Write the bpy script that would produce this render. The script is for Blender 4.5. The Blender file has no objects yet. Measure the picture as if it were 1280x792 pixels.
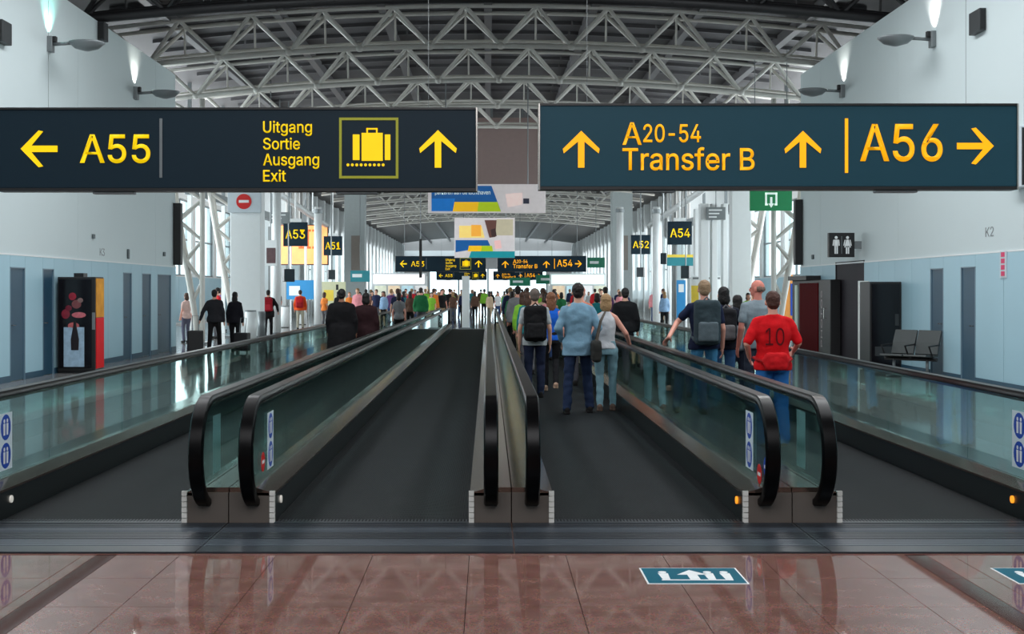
import bpy, bmesh, json, math, random
from mathutils import Vector, Matrix, noise

C = bpy.context.scene.collection
PI = math.pi
rnd = random.Random(7)

# ------------------------------------------------------------------ camera
FPX, VX, VY, EYE = 1550.0, 610.0, 363.0, 1.7
cam_data = bpy.data.cameras.new('camera')
cam_data.sensor_width = 36.0
cam_data.lens = 36.0 * FPX / 1280.0
cam_data.shift_x = (640.0 - VX) / 1280.0
cam_data.shift_y = (VY - 396.0) / 1280.0
cam_data.clip_end = 500
cam = bpy.data.objects.new('camera', cam_data)
C.objects.link(cam)
cam.location = (0, 0, EYE)
cam.rotation_euler = (PI / 2, 0, 0)
bpy.context.scene.camera = cam

# ------------------------------------------------------------------ world, lights, exposure
scene = bpy.context.scene
scene.view_settings.view_transform = 'Standard'
scene.view_settings.look = 'None'
scene.view_settings.gamma = 1.0
scene.view_settings.exposure = 0.3
scene.view_settings.use_curve_mapping = False
world = bpy.data.worlds.new('overcast_sky')
scene.world = world
world.use_nodes = True
wbg = world.node_tree.nodes['Background']
wbg.inputs['Color'].default_value = (0.80, 0.92, 1.0, 1)
wbg.inputs['Strength'].default_value = 2.4


def area(name, loc, rot, sx, sy, power, col=(1, 1, 1)):
    l = bpy.data.lights.new(name, 'AREA')
    l.shape = 'RECTANGLE'
    l.size, l.size_y, l.energy, l.color = sx, sy, power, col
    o = bpy.data.objects.new(name, l)
    C.objects.link(o)
    o.location, o.rotation_euler = loc, rot
    return o


# added fill lights without fittings, below the hall roof and above the frame
for x in (-5.2, 5.2):
    area('added_hall_fill', (x, 17, 8.6), (0, 0, 0), 1.6, 18, 760, (0.94, 0.97, 1))
    # more added fill, thrown up and forward over the lattice trusses
    area('added_truss_fill', (x, 18.5, 6.6), (PI + 0.75, 0, 0), 3.0, 3.0, 420, (1.0, 0.97, 0.93))
area('added_hall_fill', (0, -1, 8.4), (0.6, 0, 0), 9, 6, 900, (0.97, 0.97, 1))  # added fill from behind, brightens what faces the camera
for sx in (-1, 1):
    area('added_lounge_fill', (sx * 11.0, 62, 6.6), (PI, sx * 0.75, 0), 1.2, 46, 420, (1.0, 0.98, 0.95))  # added fill to lift the far roof, no lamp stands here
    # daylight that comes in through the gate windows on both sides of the pier
    area('window_daylight', (sx * 15.2, 54, 4.2), (0, sx * PI / 2, 0), 5, 34, 2600, (0.9, 0.97, 1))
    area('window_daylight', (sx * 12.8, 125, 4.2), (0, sx * PI / 2, 0), 5, 80, 2400, (0.9, 0.97, 1))


# ------------------------------------------------------------------ materials
def lin(c):
    c = c / 255.0
    return c / 12.92 if c <= 0.04045 else ((c + 0.055) / 1.055) ** 2.4


def rgb(r, g, b):
    return (lin(r), lin(g), lin(b), 1.0)


_mats = {}


def mat(name, col, rough=0.5, metal=0.0, spec=0.5, var=0.08, scale=6.0, bump=0.0, emit=0.0, coat=0.0):
    """Procedural material: base colour varied by a noise, optional bump and emission."""
    key = name
    if key in _mats:
        return _mats[key]
    m = bpy.data.materials.new(name)
    m.use_nodes = True
    nt = m.node_tree
    b = nt.nodes['Principled BSDF']
    tc = nt.nodes.new('ShaderNodeTexCoord')
    nz = nt.nodes.new('ShaderNodeTexNoise')
    nz.inputs['Scale'].default_value = scale
    nz.inputs['Detail'].default_value = 4
    nt.links.new(tc.outputs['Object'], nz.inputs['Vector'])
    mx = nt.nodes.new('ShaderNodeMix')
    mx.data_type = 'RGBA'
    nt.links.new(nz.outputs['Fac'], mx.inputs[0])
    lo = tuple(max(0, v * (1 - var)) for v in col[:3]) + (1,)
    hi = tuple(min(1, v * (1 + var)) for v in col[:3]) + (1,)
    mx.inputs[6].default_value = lo
    mx.inputs[7].default_value = hi
    nt.links.new(mx.outputs[2], b.inputs['Base Color'])
    b.inputs['Roughness'].default_value = rough
    b.inputs['Metallic'].default_value = metal
    b.inputs['Specular IOR Level'].default_value = spec
    b.inputs['Coat Weight'].default_value = coat
    if bump:
        bp = nt.nodes.new('ShaderNodeBump')
        bp.inputs['Strength'].default_value = bump
        bp.inputs['Distance'].default_value = 0.02
        nt.links.new(nz.outputs['Fac'], bp.inputs['Height'])
        nt.links.new(bp.outputs['Normal'], b.inputs['Normal'])
    if emit:
        nt.links.new(mx.outputs[2], b.inputs['Emission Color'])
        b.inputs['Emission Strength'].default_value = emit
    _mats[key] = m
    return m


def cloth(col):
    key = 'cloth_%d_%d_%d' % col
    return mat(key, rgb(*col), 0.85, 0, 0.25, 0.22, 14, 0.5)


def skin_mat(col):
    return mat('skin_%d_%d_%d' % col, rgb(*col), 0.55, 0, 0.4, 0.06, 20)


def hair_mat(col):
    return mat('hair_%d_%d_%d' % col, rgb(*col), 0.6, 0, 0.4, 0.35, 45, 0.6)


def granite():
    m = mat('brown_granite', rgb(126, 92, 84), 0.07, 0, 1.0, 0.0)
    nt = m.node_tree
    b = nt.nodes['Principled BSDF']
    tc = nt.nodes['Texture Coordinate']
    n1 = nt.nodes.new('ShaderNodeTexNoise'); n1.inputs['Scale'].default_value = 6.5; n1.inputs['Detail'].default_value = 9
    n2 = nt.nodes.new('ShaderNodeTexVoronoi'); n2.inputs['Scale'].default_value = 130
    gm = nt.nodes.new('ShaderNodeNewGeometry')
    nt.links.new(gm.outputs['Position'], n1.inputs['Vector'])
    nt.links.new(gm.outputs['Position'], n2.inputs['Vector'])
    r1 = nt.nodes.new('ShaderNodeValToRGB')
    r1.color_ramp.elements[0].position = 0.33; r1.color_ramp.elements[0].color = rgb(116, 82, 74)
    r1.color_ramp.elements[1].position = 0.68; r1.color_ramp.elements[1].color = rgb(138, 101, 92)
    nt.links.new(n1.outputs['Fac'], r1.inputs['Fac'])
    r2 = nt.nodes.new('ShaderNodeMix'); r2.data_type = 'RGBA'; r2.blend_type = 'OVERLAY'
    r2.inputs[0].default_value = 0.25
    nt.links.new(r1.outputs['Color'], r2.inputs[6])
    nt.links.new(n2.outputs['Color'], r2.inputs[7])
    nt.links.new(r2.outputs[2], b.inputs['Base Color'])
    n3 = nt.nodes.new('ShaderNodeTexNoise'); n3.inputs['Scale'].default_value = 1.3
    nt.links.new(gm.outputs['Position'], n3.inputs['Vector'])
    mr = nt.nodes.new('ShaderNodeMapRange')
    mr.inputs[3].default_value = 0.02; mr.inputs[4].default_value = 0.06
    nt.links.new(n3.outputs['Fac'], mr.inputs[0])
    nt.links.new(mr.outputs[0], b.inputs['Roughness'])
    return m


def glass_mat(name, tint, gloss=1.0, ior=1.5):
    m = bpy.data.materials.new(name)
    m.use_nodes = True
    nt = m.node_tree
    nt.nodes.clear()
    out = nt.nodes.new('ShaderNodeOutputMaterial')
    mx = nt.nodes.new('ShaderNodeMixShader')
    tr = nt.nodes.new('ShaderNodeBsdfTransparent'); tr.inputs['Color'].default_value = tint
    gl = nt.nodes.new('ShaderNodeBsdfGlossy'); gl.inputs['Roughness'].default_value = 0.02
    gl.inputs['Color'].default_value = (0.86 * gloss, 0.97 * gloss, 0.96 * gloss, 1)
    # same reflectance on both faces of a pane (light passes straight through thin glass)
    fr = nt.nodes.new('ShaderNodeFresnel')
    gm = nt.nodes.new('ShaderNodeNewGeometry')
    mr = nt.nodes.new('ShaderNodeMapRange')
    mr.inputs[3].default_value = ior; mr.inputs[4].default_value = 1 / ior
    nt.links.new(gm.outputs['Backfacing'], mr.inputs[0])
    nt.links.new(mr.outputs[0], fr.inputs['IOR'])
    nt.links.new(fr.outputs[0], mx.inputs[0])
    nt.links.new(tr.outputs[0], mx.inputs[1])
    nt.links.new(gl.outputs[0], mx.inputs[2])
    nt.links.new(mx.outputs[0], out.inputs['Surface'])
    return m


def belt_mat():
    m = mat('grooved_belt', rgb(26, 30, 32), 0.6, 0.0, 0.1, 0.25, 2.0)
    nt = m.node_tree
    b = nt.nodes['Principled BSDF']
    gm = nt.nodes.new('ShaderNodeNewGeometry')
    wv = nt.nodes.new('ShaderNodeTexWave'); wv.bands_direction = 'X'; wv.inputs['Scale'].default_value = 26
    nt.links.new(gm.outputs['Position'], wv.inputs['Vector'])
    bp = nt.nodes.new('ShaderNodeBump'); bp.inputs['Strength'].default_value = 0.5; bp.inputs['Distance'].default_value = 0.008
    nt.links.new(wv.outputs['Fac'], bp.inputs['Height'])
    nt.links.new(bp.outputs['Normal'], b.inputs['Normal'])
    return m


M_granite = granite()
M_pale = mat('pale_polished_stone', rgb(150, 148, 146), 0.06, 0, 0.6, 0.10, 0.7)
M_gband = mat('dark_granite_band', rgb(78, 48, 43), 0.08, 0, 0.5, 0.2, 30)
M_joint = mat('joint_mortar', rgb(52, 40, 38), 0.8)
M_wall = mat('pale_wall_paint', rgb(204, 216, 217), 0.6, 0, 0.3, 0.03, 0.5)
M_blue = mat('blue_wall_panel', rgb(158, 194, 207), 0.4, 0, 0.4, 0.05, 0.8)
M_door = mat('slate_blue_door', rgb(40, 74, 94), 0.45, 0, 0.4, 0.06)
M_white = mat('white_paint', rgb(226, 230, 230), 0.45, 0, 0.4, 0.03)
M_truss = mat('light_grey_steel', rgb(206, 203, 196), 0.42, 0, 0.4, 0.05)
M_trussshade = mat('shaded_truss_steel', rgb(34, 34, 36), 0.5)  # dark copy of the truss steel, shade put into its colour
M_roof = mat('dark_roof_sheet', rgb(84, 82, 84), 0.6, 0, 0.3, 0.12, 0.6)
M_rooffar = mat('grey_roof_sheet', rgb(84, 81, 79), 0.6, 0, 0.3, 0.12, 0.6)
M_purlin = mat('grey_purlin', rgb(92, 90, 92), 0.5)
M_grey = mat('mid_grey_metal', rgb(120, 126, 128), 0.4, 0.3)
M_dark = mat('black_plastic', rgb(18, 19, 21), 0.45)
M_rubber = mat('black_handrail_rubber', rgb(5, 5, 6), 0.3, 0, 0.13, 0.05)
M_chrome = mat('brushed_steel', rgb(190, 186, 180), 0.22, 1.0, 0.5, 0.08, 12)
M_deck = mat('bronze_steel_deck', rgb(120, 104, 95), 0.16, 0.85, 0.5, 0.12, 5)
M_kick = mat('taupe_kick_plate', rgb(98, 90, 84), 0.35, 0.1)
M_skirt = mat('dark_skirt_panel', rgb(34, 40, 41), 0.3, 0.3)
M_land = mat('ribbed_landing_steel', rgb(72, 80, 89), 0.4, 0.35, 0.5, 0.2, 3)
M_strip = mat('pale_end_strip', rgb(214, 212, 206), 0.35, 0, 0.5, 0.1, 20)
M_landd = mat('dark_landing_steel', rgb(46, 52, 59), 0.38, 0.35, 0.5, 0.2, 3)
M_belt = belt_mat()
M_glass = glass_mat('green_tinted_glass', (0.78, 0.90, 0.885, 1), 1.0, 1.7)
M_pane = glass_mat('clear_window_glass', (0.93, 0.97, 0.97, 1))
M_signL = mat('navy_sign_face', rgb(16, 38, 50), 0.5, 0, 0.2, 0.03)
M_signR = mat('teal_sign_face', rgb(32, 72, 86), 0.5, 0, 0.2, 0.03)
M_yel = mat('yellow_lettering', rgb(236, 196, 0), 0.5, 0, 0.3, 0.02, emit=0.55)
M_amb = mat('amber_lettering', rgb(252, 172, 8), 0.5, 0, 0.3, 0.02, emit=0.55)
M_olive = mat('olive_outline', rgb(150, 150, 20), 0.5, emit=0.2)
M_ink = mat('grey_ink', rgb(96, 106, 108), 0.6)
M_teal = mat('teal_floor_sign', rgb(8, 92, 112), 0.6, 0, 0.1)
M_printw = mat('white_print', rgb(232, 236, 236), 0.5)
M_printb = mat('blue_print', rgb(24, 74, 176), 0.5)
M_red = mat('red_enamel', rgb(206, 24, 22), 0.4)


# ------------------------------------------------------------------ mesh helpers
class MB:
    def __init__(self):
        self.bm = bmesh.new()

    def box(self, x0, x1, y0, y1, z0, z1, bev=0.0):
        bm = self.bm
        v = [bm.verts.new((x, y, z)) for x in (x0, x1) for y in (y0, y1) for z in (z0, z1)]
        fs = []
        for q in ((0, 1, 3, 2), (4, 6, 7, 5), (0, 4, 5, 1), (2, 3, 7, 6), (0, 2, 6, 4), (1, 5, 7, 3)):
            fs.append(bm.faces.new([v[i] for i in q]))
        if bev:
            es = set()
            for f in fs:
                es.update(f.edges)
            bmesh.ops.bevel(bm, geom=list(es), offset=bev, segments=2, affect='EDGES', profile=0.5)
        return self

    def tube(self, pts, rad, n=8, caps=True):
        """Tube along points; rad is one radius or one per point."""
        bm = self.bm
        pts = [Vector(p) for p in pts]
        if not isinstance(rad, (list, tuple)):
            rad = [rad] * len(pts)
        rings, up = [], None
        for i, p in enumerate(pts):
            a = pts[max(i - 1, 0)]
            b = pts[min(i + 1, len(pts) - 1)]
            d = (b - a).normalized()
            if up is None:
                up = Vector((0, 0, 1)) if abs(d.z) < 0.9 else Vector((0, 1, 0))
            s = d.cross(up).normalized()
            t = s.cross(d).normalized()
            up = t
            rings.append([bm.verts.new(p + (s * math.cos(2 * PI * k / n) + t * math.sin(2 * PI * k / n)) * rad[i]) for k in range(n)])
        for r0, r1 in zip(rings, rings[1:]):
            for k in range(n):
                bm.faces.new((r0[k], r0[(k + 1) % n], r1[(k + 1) % n], r1[k]))
        if caps:
            bm.faces.new(list(reversed(rings[0])))
            bm.faces.new(rings[-1])
        return self

    def ell(self, c, rx, ry, rz, n=12, m=8, rot=None):
        bm = self.bm
        mt = Matrix.Translation(c) @ (rot.to_4x4() if rot else Matrix.Identity(4)) @ Matrix.Diagonal((rx, ry, rz, 1))
        bmesh.ops.create_uvsphere(bm, u_segments=n, v_segments=m, radius=1.0, matrix=mt)
        return self

    def limb(self, p0, r0, p1, r1, n=12):
        p0, p1 = Vector(p0), Vector(p1)
        self.tube([p0, p1], [r0, r1], n)
        self.ell(p0, r0, r0, r0)
        self.ell(p1, r1, r1, r1)
        return self

    def loft(self, rings, n=20):
        """rings: (cx, cy, cz, rx, ry) horizontal ellipses."""
        bm = self.bm
        rs = []
        for cx, cy, cz, rx, ry in rings:
            rs.append([bm.verts.new((cx + rx * math.cos(2 * PI * k / n), cy + ry * math.sin(2 * PI * k / n), cz)) for k in range(n)])
        for r0, r1 in zip(rs, rs[1:]):
            for k in range(n):
                bm.faces.new((r0[k], r0[(k + 1) % n], r1[(k + 1) % n], r1[k]))
        bm.faces.new(list(reversed(rs[0])))
        bm.faces.new(rs[-1])
        return self

    def prism(self, poly, axis, a0, a1):
        """Extrude a 2D polygon along an axis: axis 'y' -> poly in (x,z), 'x' -> (y,z), 'z' -> (x,y)."""
        bm = self.bm

        def P(u, v, a):
            return {'y': (u, a, v), 'x': (a, u, v), 'z': (u, v, a)}[axis]
        A = [bm.verts.new(P(u, v, a0)) for u, v in poly]
        B = [bm.verts.new(P(u, v, a1)) for u, v in poly]
        k = len(poly)
        bm.faces.new(A)
        bm.faces.new(list(reversed(B)))
        for i in range(k):
            bm.faces.new((A[i], B[i], B[(i + 1) % k], A[(i + 1) % k]))
        return self

    def disc(self, u, v, r, axis, a0, a1, n=20):
        return self.prism([(u + r * math.cos(2 * PI * k / n), v + r * math.sin(2 * PI * k / n)) for k in range(n)], axis, a0, a1)

    def mesh(self, name, material=None, smooth=False):
        bmesh.ops.recalc_face_normals(self.bm, faces=self.bm.faces[:])
        me = bpy.data.meshes.new(name)
        self.bm.to_mesh(me)
        self.bm.free()
        if smooth:
            for p in me.polygons:
                p.use_smooth = True
        if material:
            me.materials.append(material)
        return me

    def build(self, name, material, parent=None, loc=(0, 0, 0), smooth=False):
        return put(name, self.mesh(name, material, smooth), parent, loc)


def put(name, me, parent=None, loc=(0, 0, 0), rot=None):
    o = bpy.data.objects.new(name, me)
    C.objects.link(o)
    o.location = loc
    if rot is not None:
        o.rotation_euler = rot
    if parent:
        o.parent = parent
    return o


def tag(o, label=None, cat=None, group=None, kind=None):
    for k, v in (('label', label), ('category', cat), ('group', group), ('kind', kind)):
        if v:
            o[k] = v
    return o


def thing(name, label, cat, loc=(0, 0, 0), rz=0.0, group=None):
    o = bpy.data.objects.new(name, None)
    C.objects.link(o)
    o.location = loc
    o.rotation_euler = (0, 0, rz)
    return tag(o, label, cat, group)


def empty(name, parent=None, loc=(0, 0, 0), kind=None):
    o = bpy.data.objects.new(name, None)
    C.objects.link(o)
    o.location = loc
    if parent:
        o.parent = parent
    if kind:
        o['kind'] = kind
    return o


shop = bpy.data.scenes.new('workshop')      # a scratch scene where modifiers and lettering are turned into meshes


def eval_mesh(o):
    with bpy.context.temp_override(scene=shop, view_layer=shop.view_layers[0]):
        dg = bpy.context.evaluated_depsgraph_get()
        dg.update()
        me = bpy.data.meshes.new_from_object(o.evaluated_get(dg))
    data = o.data
    bpy.data.objects.remove(o)
    if isinstance(data, bpy.types.Mesh):
        bpy.data.meshes.remove(data)
    return me


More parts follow.
